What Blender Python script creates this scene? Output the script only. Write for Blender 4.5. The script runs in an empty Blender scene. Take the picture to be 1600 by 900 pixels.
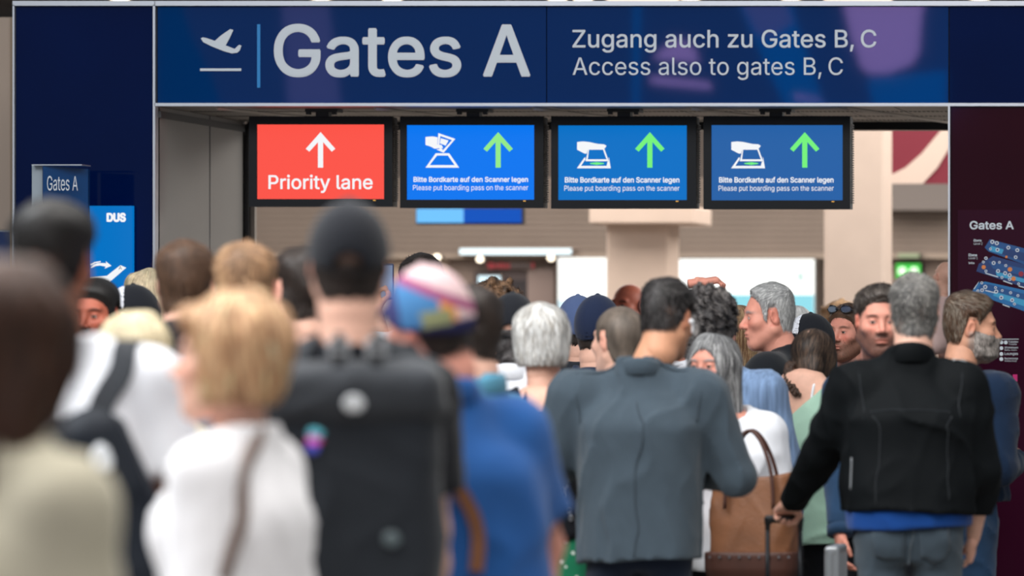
import bpy, math, random
import mathutils
from mathutils import geometry
import numpy as np
from mathutils import Vector, Matrix

random.seed(7)
np.random.seed(7)
SC = bpy.context.scene
COL = SC.collection

# ------------------------------------------------------------------ camera
# The camera looks square at the portal and is shifted sideways, as in an
# architectural photograph: horizon at row 533, optical axis at column 2300.
FPX, CX, CY, CZ = 8000.0, 2300.0, 533.0, 1.53
cam_d = bpy.data.cameras.new('camera')
cam = bpy.data.objects.new('camera', cam_d)
COL.objects.link(cam)
cam.location = (0, 0, CZ)
cam.rotation_euler = (math.pi / 2, 0, 0)
cam_d.sensor_width = 36
cam_d.lens = 180
cam_d.shift_x = (800 - CX) / 1600
cam_d.shift_y = (CY - 450) / 1600
cam_d.clip_end = 300
cam_d.dof.use_dof = True
cam_d.dof.focus_distance = 21.6
cam_d.dof.aperture_fstop = 2.9
SC.camera = cam

# ------------------------------------------------------------------ light
world = bpy.data.worlds.new('world')
SC.world = world
world.use_nodes = True
bg = world.node_tree.nodes['Background']
bg.inputs['Color'].default_value = (0.86, 0.93, 1.0, 1)
bg.inputs['Strength'].default_value = 0.34


def area(name, loc, rot, sx, sy, power, color):
    l = bpy.data.lights.new(name, 'AREA')
    l.shape = 'RECTANGLE'
    l.size, l.size_y, l.energy, l.color = sx, sy, power, color
    o = bpy.data.objects.new(name, l)
    o.location, o.rotation_euler = loc, rot
    COL.objects.link(o)
    return o


area('hall_light', (-2.2, 11.0, 6.2), (math.radians(8), 0, 0), 7, 12, 960, (1.0, 0.97, 0.93))
area('hall_light', (-8.0, 10.0, 7.6), (0, math.radians(-25), 0), 4, 7, 1000, (0.93, 0.97, 1.0))
area('gate_light', (-5.0, 33.0, 3.85), (0, 0, 0), 9, 7, 900, (1.0, 0.93, 0.86))
area('gate_light', (-0.9, 27.2, 3.0), (0, math.radians(78), math.radians(-18)), 1.6, 3.0, 130, (1.0, 0.97, 0.93))  # unseen fill added to brighten the grey reveal panels of the passage
SC.view_settings.view_transform = 'Standard'
SC.view_settings.look = 'None'
SC.view_settings.exposure = 0.0
SC.view_settings.gamma = 1.0
SC.view_settings.use_curve_mapping = False


# ------------------------------------------------------------------ helpers
def lin(c):
    """sRGB 0-255 -> linear rgb tuple"""
    return tuple(((v / 255) / 12.92 if v / 255 <= 0.04045 else ((v / 255 + 0.055) / 1.055) ** 2.4) for v in c)


def P(px, py, Y):
    return Vector(((px - CX) / FPX * Y, Y, CZ + (CY - py) / FPX * Y))


def X(px, Y):
    return (px - CX) / FPX * Y


def Z(py, Y):
    return CZ + (CY - py) / FPX * Y


_mats = {}


def mat(name, color, rough=0.6, metal=0.0, spec=0.5, emit=None, estr=0.0, coat=0.0,
        var=0.0, vscale=6.0, bump=0.0, bscale=300.0, sheen=0.0, attr=False, stretch=None, trans=0.0):
    """Principled material; color is sRGB 0-255; var = brightness mottling; bump = weave or grain."""
    if name in _mats:
        return _mats[name]
    m = bpy.data.materials.new(name)
    m.use_nodes = True
    nt = m.node_tree
    b = nt.nodes['Principled BSDF']
    c = (*lin(color), 1)
    b.inputs['Base Color'].default_value = c
    b.inputs['Roughness'].default_value = rough
    b.inputs['Metallic'].default_value = metal
    b.inputs['Specular IOR Level'].default_value = spec
    b.inputs['Coat Weight'].default_value = coat
    b.inputs['Sheen Weight'].default_value = sheen
    b.inputs['Transmission Weight'].default_value = trans
    if emit is not None:
        b.inputs['Emission Color'].default_value = (*lin(emit), 1)
        b.inputs['Emission Strength'].default_value = estr
    src = None
    if attr:
        a = nt.nodes.new('ShaderNodeAttribute')
        a.attribute_name = 'Col'
        src = a.outputs['Color']
    tc = nt.nodes.new('ShaderNodeTexCoord')
    if var > 0:
        mp = nt.nodes.new('ShaderNodeMapping')
        if stretch:
            mp.inputs['Scale'].default_value = stretch
        nt.links.new(tc.outputs['Object'], mp.inputs['Vector'])
        n = nt.nodes.new('ShaderNodeTexNoise')
        n.inputs['Scale'].default_value = vscale
        n.inputs['Detail'].default_value = 5
        nt.links.new(mp.outputs['Vector'], n.inputs['Vector'])
        mr = nt.nodes.new('ShaderNodeMapRange')
        mr.inputs['From Min'].default_value = 0.3
        mr.inputs['From Max'].default_value = 0.7
        mr.inputs['To Min'].default_value = 1 - var
        mr.inputs['To Max'].default_value = 1 + var
        nt.links.new(n.outputs['Fac'], mr.inputs['Value'])
        mx = nt.nodes.new('ShaderNodeVectorMath')
        mx.operation = 'SCALE'
        if src:
            nt.links.new(src, mx.inputs[0])
        else:
            mx.inputs[0].default_value = c[:3]
        nt.links.new(mr.outputs['Result'], mx.inputs['Scale'])
        src = mx.outputs['Vector']
    if src:
        nt.links.new(src, b.inputs['Base Color'])
    if bump > 0:
        n2 = nt.nodes.new('ShaderNodeTexNoise')
        n2.inputs['Scale'].default_value = bscale
        n2.inputs['Detail'].default_value = 3
        nt.links.new(tc.outputs['Object'], n2.inputs['Vector'])
        bp = nt.nodes.new('ShaderNodeBump')
        bp.inputs['Strength'].default_value = bump
        bp.inputs['Distance'].default_value = 0.004
        nt.links.new(n2.outputs['Fac'], bp.inputs['Height'])
        nt.links.new(bp.outputs['Normal'], b.inputs['Normal'])
    _mats[name] = m
    return m


def emat(name, color, s=1.0):
    """a lit surface: screens, lamps, backlit panels"""
    if name in _mats:
        return _mats[name]
    m = mat(name, (4, 4, 4), rough=0.5, spec=0.12, emit=color, estr=s)
    return m


def ramp_mat(name, colors, kind='noise', scale=8.0, rough=0.8, pos=None, rnd=1.0):
    """printed cloth: noise or voronoi through a constant colour ramp"""
    m = bpy.data.materials.new(name)
    m.use_nodes = True
    nt = m.node_tree
    b = nt.nodes['Principled BSDF']
    b.inputs['Roughness'].default_value = rough
    tc = nt.nodes.new('ShaderNodeTexCoord')
    if kind == 'noise':
        n = nt.nodes.new('ShaderNodeTexNoise')
        n.inputs['Scale'].default_value = scale
        n.inputs['Detail'].default_value = 1
        out = n.outputs['Fac']
    else:
        n = nt.nodes.new('ShaderNodeTexVoronoi')
        n.inputs['Scale'].default_value = scale
        n.inputs['Randomness'].default_value = rnd
        out = n.outputs['Distance']
    nt.links.new(tc.outputs['Object'], n.inputs['Vector'])
    r = nt.nodes.new('ShaderNodeValToRGB')
    r.color_ramp.interpolation = 'CONSTANT'
    el = r.color_ramp.elements
    pos = pos or [0.3 + 0.4 * i / len(colors) for i in range(len(colors))]
    while len(el) < len(colors):
        el.new(0.5)
    for i, c in enumerate(colors):
        el[i].position = 0 if i == 0 else pos[i]
        el[i].color = (*lin(c), 1)
    nt.links.new(out, r.inputs['Fac'])
    nt.links.new(r.outputs['Color'], b.inputs['Base Color'])
    return m


class MB:
    """mesh builder: vertices, mixed polygons, optional vertex colours"""

    def __init__(s):
        s.v, s.f, s.c, s.n = [], [], [], 0

    def add(s, v, f, c=None):
        v = np.asarray(v, float).reshape(-1, 3)
        s.v.append(v)
        s.f.append([tuple(int(i) + s.n for i in q) for q in f] if not isinstance(f, np.ndarray) else f + s.n)
        if c is None:
            c = np.ones((len(v), 3)) * 0.5
        c = np.asarray(c, float)
        if c.ndim == 1:
            c = np.tile(c, (len(v), 1))
        s.c.append(c)
        s.n += len(v)
        return s

    def box(s, lo, hi, c=None, M=None):
        x0, y0, z0 = lo
        x1, y1, z1 = hi
        v = [(x0, y0, z0), (x1, y0, z0), (x1, y1, z0), (x0, y1, z0), (x0, y0, z1), (x1, y0, z1), (x1, y1, z1), (x0, y1, z1)]
        if M is not None:
            v = [M @ Vector(p) for p in v]
        return s.add(v, [(3, 2, 1, 0), (4, 5, 6, 7), (0, 1, 5, 4), (1, 2, 6, 5), (2, 3, 7, 6), (3, 0, 4, 7)], c)

    def tube(s, pts, r, n=8, c=None, flat=1.0, cap=True):
        pts = [Vector(p) for p in pts]
        rs = r if isinstance(r, (list, tuple)) else [r] * len(pts)
        vs, up = [], Vector((0, 0, 1))
        pn = None
        for i, p in enumerate(pts):
            t = (pts[min(i + 1, len(pts) - 1)] - pts[max(i - 1, 0)]).normalized()
            if pn is None:
                a = t.cross(up)
                if a.length < 0.1:
                    a = t.cross(Vector((1, 0, 0)))
            else:
                a = pn - t * pn.dot(t)
            a.normalize()
            pn = a
            bb = t.cross(a)
            for j in range(n):
                th = 2 * math.pi * j / n
                vs.append(p + (a * math.cos(th) + bb * math.sin(th) * flat) * rs[i])
        f = []
        for i in range(len(pts) - 1):
            for j in range(n):
                f.append((i * n + j, i * n + (j + 1) % n, (i + 1) * n + (j + 1) % n, (i + 1) * n + j))
        if cap:
            f.append(tuple(range(n - 1, -1, -1)))
            k = (len(pts) - 1) * n
            f.append(tuple(k + j for j in range(n)))
        return s.add(vs, f, c)

    def poly(s, pts, y0, y1, c=None):
        """an upright slab cut to an outline of (x, z) points, from depth y0 (front) to y1"""
        n = len(pts)
        v = [(x, y0, z) for x, z in pts] + [(x, y1, z) for x, z in pts]
        f = [tuple(range(n)), tuple(range(2 * n - 1, n - 1, -1))]
        for i in range(n):
            f.append((i, i + n, (i + 1) % n + n, (i + 1) % n))
        return s.add(v, f, c)

    def build(s, name, m, parent=None, smooth=False, mats=None, M=None):
        me = bpy.data.meshes.new(name)
        V = np.concatenate(s.v)
        if M is not None:
            Mn = np.array(M)
            V = V @ Mn[:3, :3].T + Mn[:3, 3]
        lens, idx = [], []
        for f in s.f:
            if isinstance(f, np.ndarray):
                lens.append(np.full(len(f), f.shape[1]))
                idx.append(f.reshape(-1))
            else:
                lens.append(np.array([len(q) for q in f]))
                idx.append(np.array([i for q in f for i in q]))
        lens, idx = np.concatenate(lens).astype(np.int32), np.concatenate(idx).astype(np.int32)
        me.vertices.add(len(V))
        me.vertices.foreach_set('co', V.astype(np.float32).reshape(-1))
        me.loops.add(len(idx))
        me.loops.foreach_set('vertex_index', idx)
        me.polygons.add(len(lens))
        me.polygons.foreach_set('loop_start', np.concatenate([[0], np.cumsum(lens)[:-1]]).astype(np.int32))
        me.update(calc_edges=True)
        a = me.color_attributes.new('Col', 'FLOAT_COLOR', 'POINT')
        C = np.concatenate(s.c)
        a.data.foreach_set('color', np.concatenate([C, np.ones((len(C), 1))], 1).astype(np.float32).reshape(-1))
        me.materials.append(m)
        me.polygons.foreach_set('use_smooth', np.full(len(lens), smooth))
        me.validate()
        o = bpy.data.objects.new(name, me)
        COL.objects.link(o)
        if parent:
            o.parent = parent
        return o


def empty(name, loc, rz=0.0):
    o = bpy.data.objects.new(name, None)
    o.location = loc
    o.rotation_euler = (0, 0, rz)
    o.empty_display_size = 0.1
    COL.objects.link(o)
    return o


def tag(o, label=None, cat=None, group=None, kind=None):
    if label:
        o['label'] = label
    if cat:
        o['category'] = cat
    if group:
        o['group'] = group
    if kind:
        o['kind'] = kind
    return o


def box(name, lo, hi, m, parent=None, bevel=0.0):
    o = MB().box(lo, hi).build(name, m, parent)
    if bevel:
        md = o.modifiers.new('bevel', 'BEVEL')
        md.width = bevel
        md.segments = 2
    return o


_font, _caph, _hw = [], [], [1]


def grotesk():
    """Blender's own bundled sans serif; its built-in font if that is missing"""
    if not _font:
        import os
        f = None
        try:
            q = os.path.join(bpy.utils.resource_path('LOCAL'), 'datafiles', 'fonts', 'Inter.woff2')
            if os.path.exists(q):
                f = bpy.data.fonts.load(q)
        except Exception:
            f = None
        _font.append(f)
    return _font[0]


def text(s, x0, x1, zbase, Y, m, parent, bold=0.0, name='lettering', zcap=None, thick=0.0015, M=None, loc=None):
    """lettering fitted between x0 and x1 with its baseline at zbase (cap top at zcap)"""
    cu = bpy.data.curves.new('t', 'FONT')
    cu.body = s
    if grotesk():
        cu.font = grotesk()
    cu.offset = 0
    cu.extrude = 0.0
    cu.resolution_u = 3
    to = bpy.data.objects.new('t', cu)
    COL.objects.link(to)
    bpy.context.view_layer.update()
    dg = bpy.context.evaluated_depsgraph_get()
    cv = to.evaluated_get(dg).to_curve(dg, apply_modifiers=False)
    loops = []
    for sp in cv.splines:
        bp = sp.bezier_points
        pts = []
        for q in range(len(bp)):
            a, b = bp[q], bp[(q + 1) % len(bp)]
            lin_ = (a.handle_right - a.co).length < 1e-5 and (b.handle_left - b.co).length < 1e-5
            seg = [a.co, b.co] if lin_ else mathutils.geometry.interpolate_bezier(a.co, a.handle_right, b.handle_left, b.co, 4)
            pts += [Vector((v[0], v[1], 0)) for v in seg[:-1]]
        if len(pts) > 2:
            ar = sum(pts[q].x * pts[(q + 1) % len(pts)].y - pts[(q + 1) % len(pts)].x * pts[q].y for q in range(len(pts))) / 2
            loops.append((pts, ar))
    to.to_curve_clear()
    bpy.data.objects.remove(to)
    bpy.data.curves.remove(cu)
    sgn = 1 if max(loops, key=lambda l: abs(l[1]))[1] > 0 else -1

    # union of the outlines minus the counters, so overlapping strokes leave no gaps
    vin, fin, outer = [], [], []
    for pts, ar in loops:
        if ar < 0:
            pts = pts[::-1]
        fin.append(list(range(len(vin), len(vin) + len(pts))))
        vin += [Vector((v.x, v.y)) for v in pts]
        outer.append(ar * sgn > 0)
    vo, _, fo, _, _, of = mathutils.geometry.delaunay_2d_cdt(vin, [], fin, 1, 1e-6, True)
    co = np.array([(v.x, v.y, 0) for v in vo])
    polys = [tuple(t) for t, src in zip(fo, of) if sum(1 if outer[q] else -1 for q in src) > 0]
    xa, xb = co[:, 0].min(), co[:, 0].max()
    sx = (x1 - x0) / (xb - xa)
    if s == 'H':
        _hw[:] = [xb - xa]
    sz = sx
    if zcap is not None:
        if s != 'H' and not _caph:
            h_ = text('H', 0, 1, 0, 0, m, None)
            zz = [v.co.z for v in h_.data.vertices]
            xx = [v.co.x for v in h_.data.vertices]
            _caph.append(max(zz) / (max(xx) - min(xx)) * _hw[0])
            bpy.data.objects.remove(h_)
        sz = (zcap - zbase) / _caph[0]
    out = np.empty_like(co)
    out[:, 0] = x0 + (co[:, 0] - xa) * sx
    out[:, 1] = Y
    out[:, 2] = zbase + co[:, 1] * sz
    # each word is a piece of lettering of its own
    iv = sorted((min(co[q][0] for q in t), max(co[q][0] for q in t)) for t in polys)
    cuts, end = [], iv[0][1]
    for a, b in iv:
        if a - end > 0.12 * (len(s) > 1):
            cuts.append((a + end) / 2)
        end = max(end, b)
    o = None
    for w in range(len(cuts) + 1):
        l_, h_ = (cuts[w - 1] if w else -9e9), (cuts[w] if w < len(cuts) else 9e9)
        pw = [t for t in polys if l_ < co[t[0]][0] < h_]
        used = sorted({q for t in pw for q in t})
        re_ = {q: n_ for n_, q in enumerate(used)}
        pw = [tuple(re_[q] for q in t) for t in pw]
        ow = out[used]
        mb = MB()
        if bold > 0:   # heavier weight: the outline laid down again a hair's breadth to each side
            for q in range(6):
                r = bold * sx
                mb.add(ow + np.array([r * math.cos(q * math.pi / 3), 0.0003 * (q + 1), r * math.sin(q * math.pi / 3)]), pw)
        mb.add(ow, pw)
        o = mb.build(name, m)
        o.parent = parent
    return o


# ------------------------------------------------------------------ signed distance modelling
def T4(c=(0, 0, 0), R=None):
    M = Matrix.Translation(Vector(c))
    if R is not None:
        M = M @ R
    return M


def rot(x=0, y=0, z=0):
    """degrees"""
    r = math.radians
    return Matrix.Rotation(r(z), 4, 'Z') @ Matrix.Rotation(r(y), 4, 'Y') @ Matrix.Rotation(r(x), 4, 'X')


def frame(p, zdir, ydir):
    """matrix whose z axis runs along zdir and y axis as near ydir as possible"""
    z = Vector(zdir).normalized()
    y = Vector(ydir)
    y = (y - z * y.dot(z)).normalized()
    x = y.cross(z)
    return Matrix(((x.x, y.x, z.x, p[0]), (x.y, y.y, z.y, p[1]), (x.z, y.z, z.z, p[2]), (0, 0, 0, 1)))


class Field:
    def __init__(s, lo, hi, h, pad=0.0):
        s.pad = pad
        s.lo, s.h = np.array(lo, float), h
        s.n = np.maximum(np.ceil((np.array(hi, float) - s.lo) / h).astype(int) + 1, 4)
        s.F = np.full(tuple(s.n), 1.0, np.float32)
        s.ax = [(s.lo[i] + h * np.arange(s.n[i])).astype(np.float32) for i in range(3)]

    def _sub(s, lo, hi, pad):
        a = np.clip(np.floor((np.array(lo) - pad - s.lo) / s.h).astype(int), 0, s.n)
        b = np.clip(np.ceil((np.array(hi) + pad - s.lo) / s.h).astype(int) + 1, 0, s.n)
        return tuple(slice(int(a[i]), int(b[i])) for i in range(3))

    def grid(s, sl=None):
        sl = sl or (slice(None),) * 3
        return (s.ax[0][sl[0]][:, None, None], s.ax[1][sl[1]][None, :, None], s.ax[2][sl[2]][None, None, :])

    def put(s, prim, k=0.0, op='u'):
        fn, lo, hi = prim
        sl = s._sub(lo, hi, k + 3 * s.h + s.pad)
        if s.F[sl].size == 0:
            return s
        d = fn(*s.grid(sl)).astype(np.float32)
        A = s.F[sl]
        if op == 'u':
            R = np.minimum(A, d)
            if k > 0:
                hh = np.maximum(k - np.abs(A - d), 0) / k
                R = R - hh * hh * k * 0.25
        else:
            if op == 's':
                d = -d
            R = np.maximum(A, d)
            if k > 0:
                hh = np.maximum(k - np.abs(A - d), 0) / k
                R = R + hh * hh * k * 0.25
        s.F[sl] = R
        return s

    def cut(s, fn, k=0.0):
        """intersect with a half-space like function over the whole grid (inside = negative)"""
        d = fn(*s.grid()).astype(np.float32)
        R = np.maximum(s.F, d)
        if k > 0:
            hh = np.maximum(k - np.abs(s.F - d), 0) / k
            R = R + hh * hh * k * 0.25
        s.F = R
        return s

    def disp(s, fn):
        s.F = s.F + fn(*s.grid()).astype(np.float32)
        return s

    def sample(s, p):
        q = (np.asarray(p) - s.lo) / s.h
        i = np.clip(np.floor(q).astype(int), 0, s.n - 2)
        t = np.clip(q - i, 0, 1)
        r = 0
        for dx in (0, 1):
            for dy in (0, 1):
                for dz in (0, 1):
                    w = (t[:, 0] if dx else 1 - t[:, 0]) * (t[:, 1] if dy else 1 - t[:, 1]) * (t[:, 2] if dz else 1 - t[:, 2])
                    r = r + w * s.F[i[:, 0] + dx, i[:, 1] + dy, i[:, 2] + dz]
        return r

    def grad(s, p):
        e = s.h
        g = np.stack([s.sample(p + np.eye(3)[i] * e) - s.sample(p - np.eye(3)[i] * e) for i in range(3)], 1)
        return g / np.maximum(np.linalg.norm(g, axis=1, keepdims=True), 1e-6)

    def mesh(s):
        F = s.F.copy()
        for a in range(3):
            for e in (0, -1):
                sl = [slice(None)] * 3
                sl[a] = e
                F[tuple(sl)] = np.maximum(F[tuple(sl)], 0.001)
        I = F < 0
        cnt = np.zeros(tuple(d - 1 for d in F.shape), np.int8)
        cs = [(i, j, k) for i in (0, 1) for j in (0, 1) for k in (0, 1)]
        nx, ny, nz = cnt.shape
        for i, j, k in cs:
            cnt += I[i:i + nx, j:j + ny, k:k + nz]
        act = np.argwhere((cnt > 0) & (cnt < 8))
        if len(act) == 0:
            return np.zeros((0, 3)), np.zeros((0, 4), int)
        val = {c: F[act[:, 0] + c[0], act[:, 1] + c[1], act[:, 2] + c[2]] for c in cs}
        acc, num = np.zeros((len(act), 3)), np.zeros(len(act))
        for c in cs:
            for a in range(3):
                if c[a] == 0:
                    c2 = tuple(1 if q == a else c[q] for q in range(3))
                    va, vb = val[c], val[c2]
                    m = (va < 0) != (vb < 0)
                    t = np.where(m, va / np.where(m, va - vb, 1), 0)
                    p = np.tile(np.array(c, float), (len(act), 1))
                    p[:, a] += t
                    acc += p * m[:, None]
                    num += m
        V = s.lo + s.h * (act + acc / num[:, None])
        idx = np.full(cnt.shape, -1, np.int64)
        idx[act[:, 0], act[:, 1], act[:, 2]] = np.arange(len(act))
        Q = []
        for a in range(3):
            b, c = (a + 1) % 3, (a + 2) % 3
            n = F.shape
            s0 = [slice(None)] * 3
            s1 = [slice(None)] * 3
            s0[a], s1[a] = slice(0, n[a] - 1), slice(1, n[a])
            s0[b] = s1[b] = slice(1, n[b] - 1)
            s0[c] = s1[c] = slice(1, n[c] - 1)
            A, B = I[tuple(s0)], I[tuple(s1)]
            e = np.argwhere(A != B)
            if len(e) == 0:
                continue
            ins = A[e[:, 0], e[:, 1], e[:, 2]]
            e = e.copy()
            e[:, b] += 1
            e[:, c] += 1

            def g(db, dc):
                q = e.copy()
                q[:, b] -= db
                q[:, c] -= dc
                return idx[q[:, 0], q[:, 1], q[:, 2]]
            q = np.stack([g(1, 1), g(0, 1), g(0, 0), g(1, 0)], 1)
            q[~ins] = q[~ins][:, ::-1]
            Q.append(q)
        Q = np.concatenate(Q)
        return V, Q[(Q >= 0).all(1)]


def _inv(M):
    return np.array(M.inverted()) if M is not None else None


def _tr(Mi, x, y, z):
    if Mi is None:
        return x, y, z
    return tuple(Mi[i, 0] * x + Mi[i, 1] * y + Mi[i, 2] * z + Mi[i, 3] for i in range(3))


def _bb(M, r):
    c = [(M @ Vector((sx * r[0], sy * r[1], sz * r[2]))) for sx in (-1, 1) for sy in (-1, 1) for sz in (-1, 1)]
    return [min(q[i] for q in c) for i in range(3)], [max(q[i] for q in c) for i in range(3)]


def ell(c, r, R=None):
    M = T4(c, R)
    Mi = _inv(M)

    def fn(x, y, z):
        x, y, z = _tr(Mi, x, y, z)
        a = np.sqrt((x / r[0]) ** 2 + (y / r[1]) ** 2 + (z / r[2]) ** 2)
        b = np.sqrt((x / r[0] ** 2) ** 2 + (y / r[1] ** 2) ** 2 + (z / r[2] ** 2) ** 2) + 1e-6
        return a * (a - 1) / b
    lo, hi = _bb(M, r)
    return fn, lo, hi


def cone(a, b, ra, rb, cut=False, flat=1.0):
    a, b = np.array(a, float), np.array(b, float)
    d = b - a
    L = d @ d

    def fn(x, y, z):
        t = ((x - a[0]) * d[0] + (y - a[1]) * d[1] + (z - a[2]) * d[2]) / L
        tc = np.clip(t, 0, 1)
        q = np.sqrt((x - a[0] - tc * d[0]) ** 2 + ((y - a[1] - tc * d[1]) / flat) ** 2 + (z - a[2] - tc * d[2]) ** 2)
        r = q - (ra + tc * (rb - ra))
        if cut:
            r = np.maximum(r, (t - 1) * math.sqrt(L))
        return r
    m = max(ra, rb)
    return fn, np.minimum(a, b) - m, np.maximum(a, b) + m


def rbox(c, hf, r=0.01, R=None):
    M = T4(c, R)
    Mi = _inv(M)

    def fn(x, y, z):
        x, y, z = _tr(Mi, x, y, z)
        qx, qy, qz = abs(x) - hf[0] + r, abs(y) - hf[1] + r, abs(z) - hf[2] + r
        return np.sqrt(np.maximum(qx, 0) ** 2 + np.maximum(qy, 0) ** 2 + np.maximum(qz, 0) ** 2) + np.minimum(np.maximum(qx, np.maximum(qy, qz)), 0) - r
    lo, hi = _bb(M, hf)
    return fn, lo, hi


def loft(zs, a, b, cx=None, cy=None, n=2.3, M=None):
    zs = np.array(zs, float)
    a, b = np.array(a, float), np.array(b, float)
    cx = np.zeros(len(zs)) if cx is None else np.array(cx, float)
    cy = np.zeros(len(zs)) if cy is None else np.array(cy, float)
    # smooth resample of the profile
    zz = np.linspace(zs[0], zs[-1], 60)

    def sm(v):
        q = np.interp(zz, zs, v)
        q2 = np.concatenate([[q[0]] * 3, q, [q[-1]] * 3])
        return np.convolve(q2, np.ones(7) / 7, 'valid')
    A, B, CXs, CYs = sm(a), sm(b), sm(cx), sm(cy)
    Mi = _inv(M)

    def fn(x, y, z):
        x, y, z = _tr(Mi, x, y, z)
        zf = np.asarray(z)
        aa, bb = np.interp(zf, zz, A), np.interp(zf, zz, B)
        X_, Y_ = np.abs(x - np.interp(zf, zz, CXs)) / aa, np.abs(y - np.interp(zf, zz, CYs)) / bb
        q = (X_ ** n + Y_ ** n) ** (1 / n)
        d = (q - 1) * np.minimum(aa, bb)
        return np.maximum(d, np.maximum(zz[0] - zf, zf - zz[-1]))
    mx = max(a) + max(abs(cx))
    my = max(b) + max(abs(cy))
    if M is None:
        return fn, [-mx, -my, zs[0]], [mx, my, zs[-1]]
    m = max(mx, my, abs(zs[0]), abs(zs[-1]))
    lo, hi = _bb(M, (m, m, m))
    return fn, lo, hi


class Noise:
    """organic noise from warped sines, cheap on grids"""

    def __init__(s, seed, freq, stretch=(1, 1, 1), n=7):
        r = np.random.RandomState(seed)
        d = r.normal(size=(n, 3))
        d /= np.linalg.norm(d, axis=1, keepdims=True)
        s.k = d * np.array(stretch) * freq * r.uniform(0.6, 1.7, (n, 1))
        s.ph = r.uniform(0, 6.28, n)
        s.w = 1 / np.sqrt(n)

    def __call__(s, x, y, z):
        wx = x + 0.018 * np.sin(23 * z + 11 * y)
        wz = z + 0.018 * np.sin(19 * x + 13 * y)
        return s.w * sum(np.sin(k[0] * wx + k[1] * y + k[2] * wz + p) for k, p in zip(s.k, s.ph))


def folds(seed, amp, freq=26.0, stretch=(1, 1, 0.6)):
    N1, N2 = Noise(seed, freq, stretch), Noise(seed + 50, freq * 2.1, stretch, 5)

    def fn(x, y, z):
        a, b = N1(x, y, z), N2(x, y, z)
        return -amp * ((1 - np.minimum(np.abs(a), 1)) ** 3 - 0.30) * 1.15 - amp * 0.35 * ((1 - np.minimum(np.abs(b), 1)) ** 3 - .3)
    return fn
# ------------------------------------------------------------------ people: heads
SKIN = {'fair': (230, 180, 158), 'tan': (212, 156, 128), 'red': (222, 154, 134), 'brown': (134, 84, 62),
        'pale': (236, 192, 172), 'olive': (206, 150, 118), 'rust': (176, 96, 74)}
HAIRC = {'chestnut': (70, 42, 28), 'black': (24, 21, 20), 'dark': (44, 34, 29), 'brown': (88, 64, 48), 'lightbrown': (140, 106, 78),
         'blond': (224, 180, 138), 'paleblond': (210, 194, 160), 'white': (232, 231, 228), 'grey': (166, 166, 166),
         'darkgrey': (92, 90, 88), 'pepper': (110, 98, 88), 'beardgrey': (150, 142, 136), 'curly': (74, 70, 70)}


def sst(a, b, t):
    t = np.clip((t - a) / (b - a), 0, 1)
    return t * t * (3 - 2 * t)


_heads = {}


def head_field(h, female=False, jaw=1.0, nose=1.0, look_down=False, age=0.0):
    key = (h, female, jaw, nose, age)
    if key in _heads:
        return _heads[key]
    f = Field((-0.115, -0.145, -0.200), (0.115, 0.15, 0.155), h, 0.045)
    put = f.put
    w = 0.95 if female else 1.0
    put(ell((0, -0.013, 0.030), (0.077 * w, 0.094, 0.088)))
    put(ell((0, 0.03, -0.04), (0.060 * w, 0.058, 0.078)), 0.03)
    put(ell((0, 0.062, -0.098), (0.026 * jaw, 0.020, 0.020)), 0.035)
    for sx in (-1, 1):
        put(cone((sx * 0.055 * w * jaw, -0.008, -0.05), (sx * 0.018, 0.06, -0.100), 0.020 * jaw, 0.017), 0.03)
        put(ell((sx * 0.042 * w, 0.054, -0.018), (0.026, 0.026, 0.022)), 0.025)
    put(ell((0, 0.072, 0.030), (0.050 * w, 0.014, 0.012)), 0.02)
    put(ell((0, 0.068, -0.060), (0.030, 0.022, 0.024)), 0.02)
    for sx in (-1, 1):
        put(ell((sx * 0.031, 0.098, 0.006), (0.019, 0.018, 0.013)), 0.018, 's')
        put(ell((sx * 0.031, 0.071, 0.005), (0.0155, 0.0145, 0.0135)), 0.004)
        put(ell((sx * 0.031, 0.088, 0.004), (0.0125, 0.012, 0.0034)), 0.003, 's')
    put(cone((0, 0.080, 0.014), (0, 0.104 * (0.97 + 0.03 * nose), -0.026), 0.0075, 0.0105 * nose), 0.012)
    for sx in (-1, 1):
        put(ell((sx * 0.0125 * nose, 0.094, -0.031), (0.0085, 0.011, 0.008)), 0.006)
        put(ell((sx * 0.0065, 0.099, -0.0395), (0.0032, 0.004, 0.003)), 0.002, 's')
    put(ell((0, 0.088, -0.0560), (0.024, 0.010, 0.0058)), 0.007)
    put(ell((0, 0.086, -0.0680), (0.020, 0.0105, 0.0068)), 0.007)
    put(ell((0, 0.098, -0.0618), (0.025, 0.012, 0.0016)), 0.003, 's')
    put(ell((0, 0.088, -0.0800), (0.016, 0.009, 0.0045)), 0.010, 's')
    for sx in (-1, 1):
        R = rot(-14, 0, sx * -18)
        put(ell((sx * 0.080 * w, -0.012, 0.000), (0.0075, 0.018, 0.031), R), 0.006)
        put(ell((sx * 0.087 * w, -0.008, 0.002), (0.006, 0.0095, 0.019), R), 0.006, 's')
        put(ell((sx * 0.079 * w, -0.001, -0.006), (0.006, 0.005, 0.008)), 0.004)
    nr = 0.048 if female else 0.060
    put(cone((0, -0.022, -0.03), (0, -0.034, -0.115), nr, nr + 0.002), 0.03)
    if age > 0:
        f.disp(lambda x, y, z: 0.0006 * np.sin(z * 420) * sst(0.055, 0.07, z) * sst(0.03, 0.06, y) + 0 * x)
    _heads[key] = f
    return f


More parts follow.
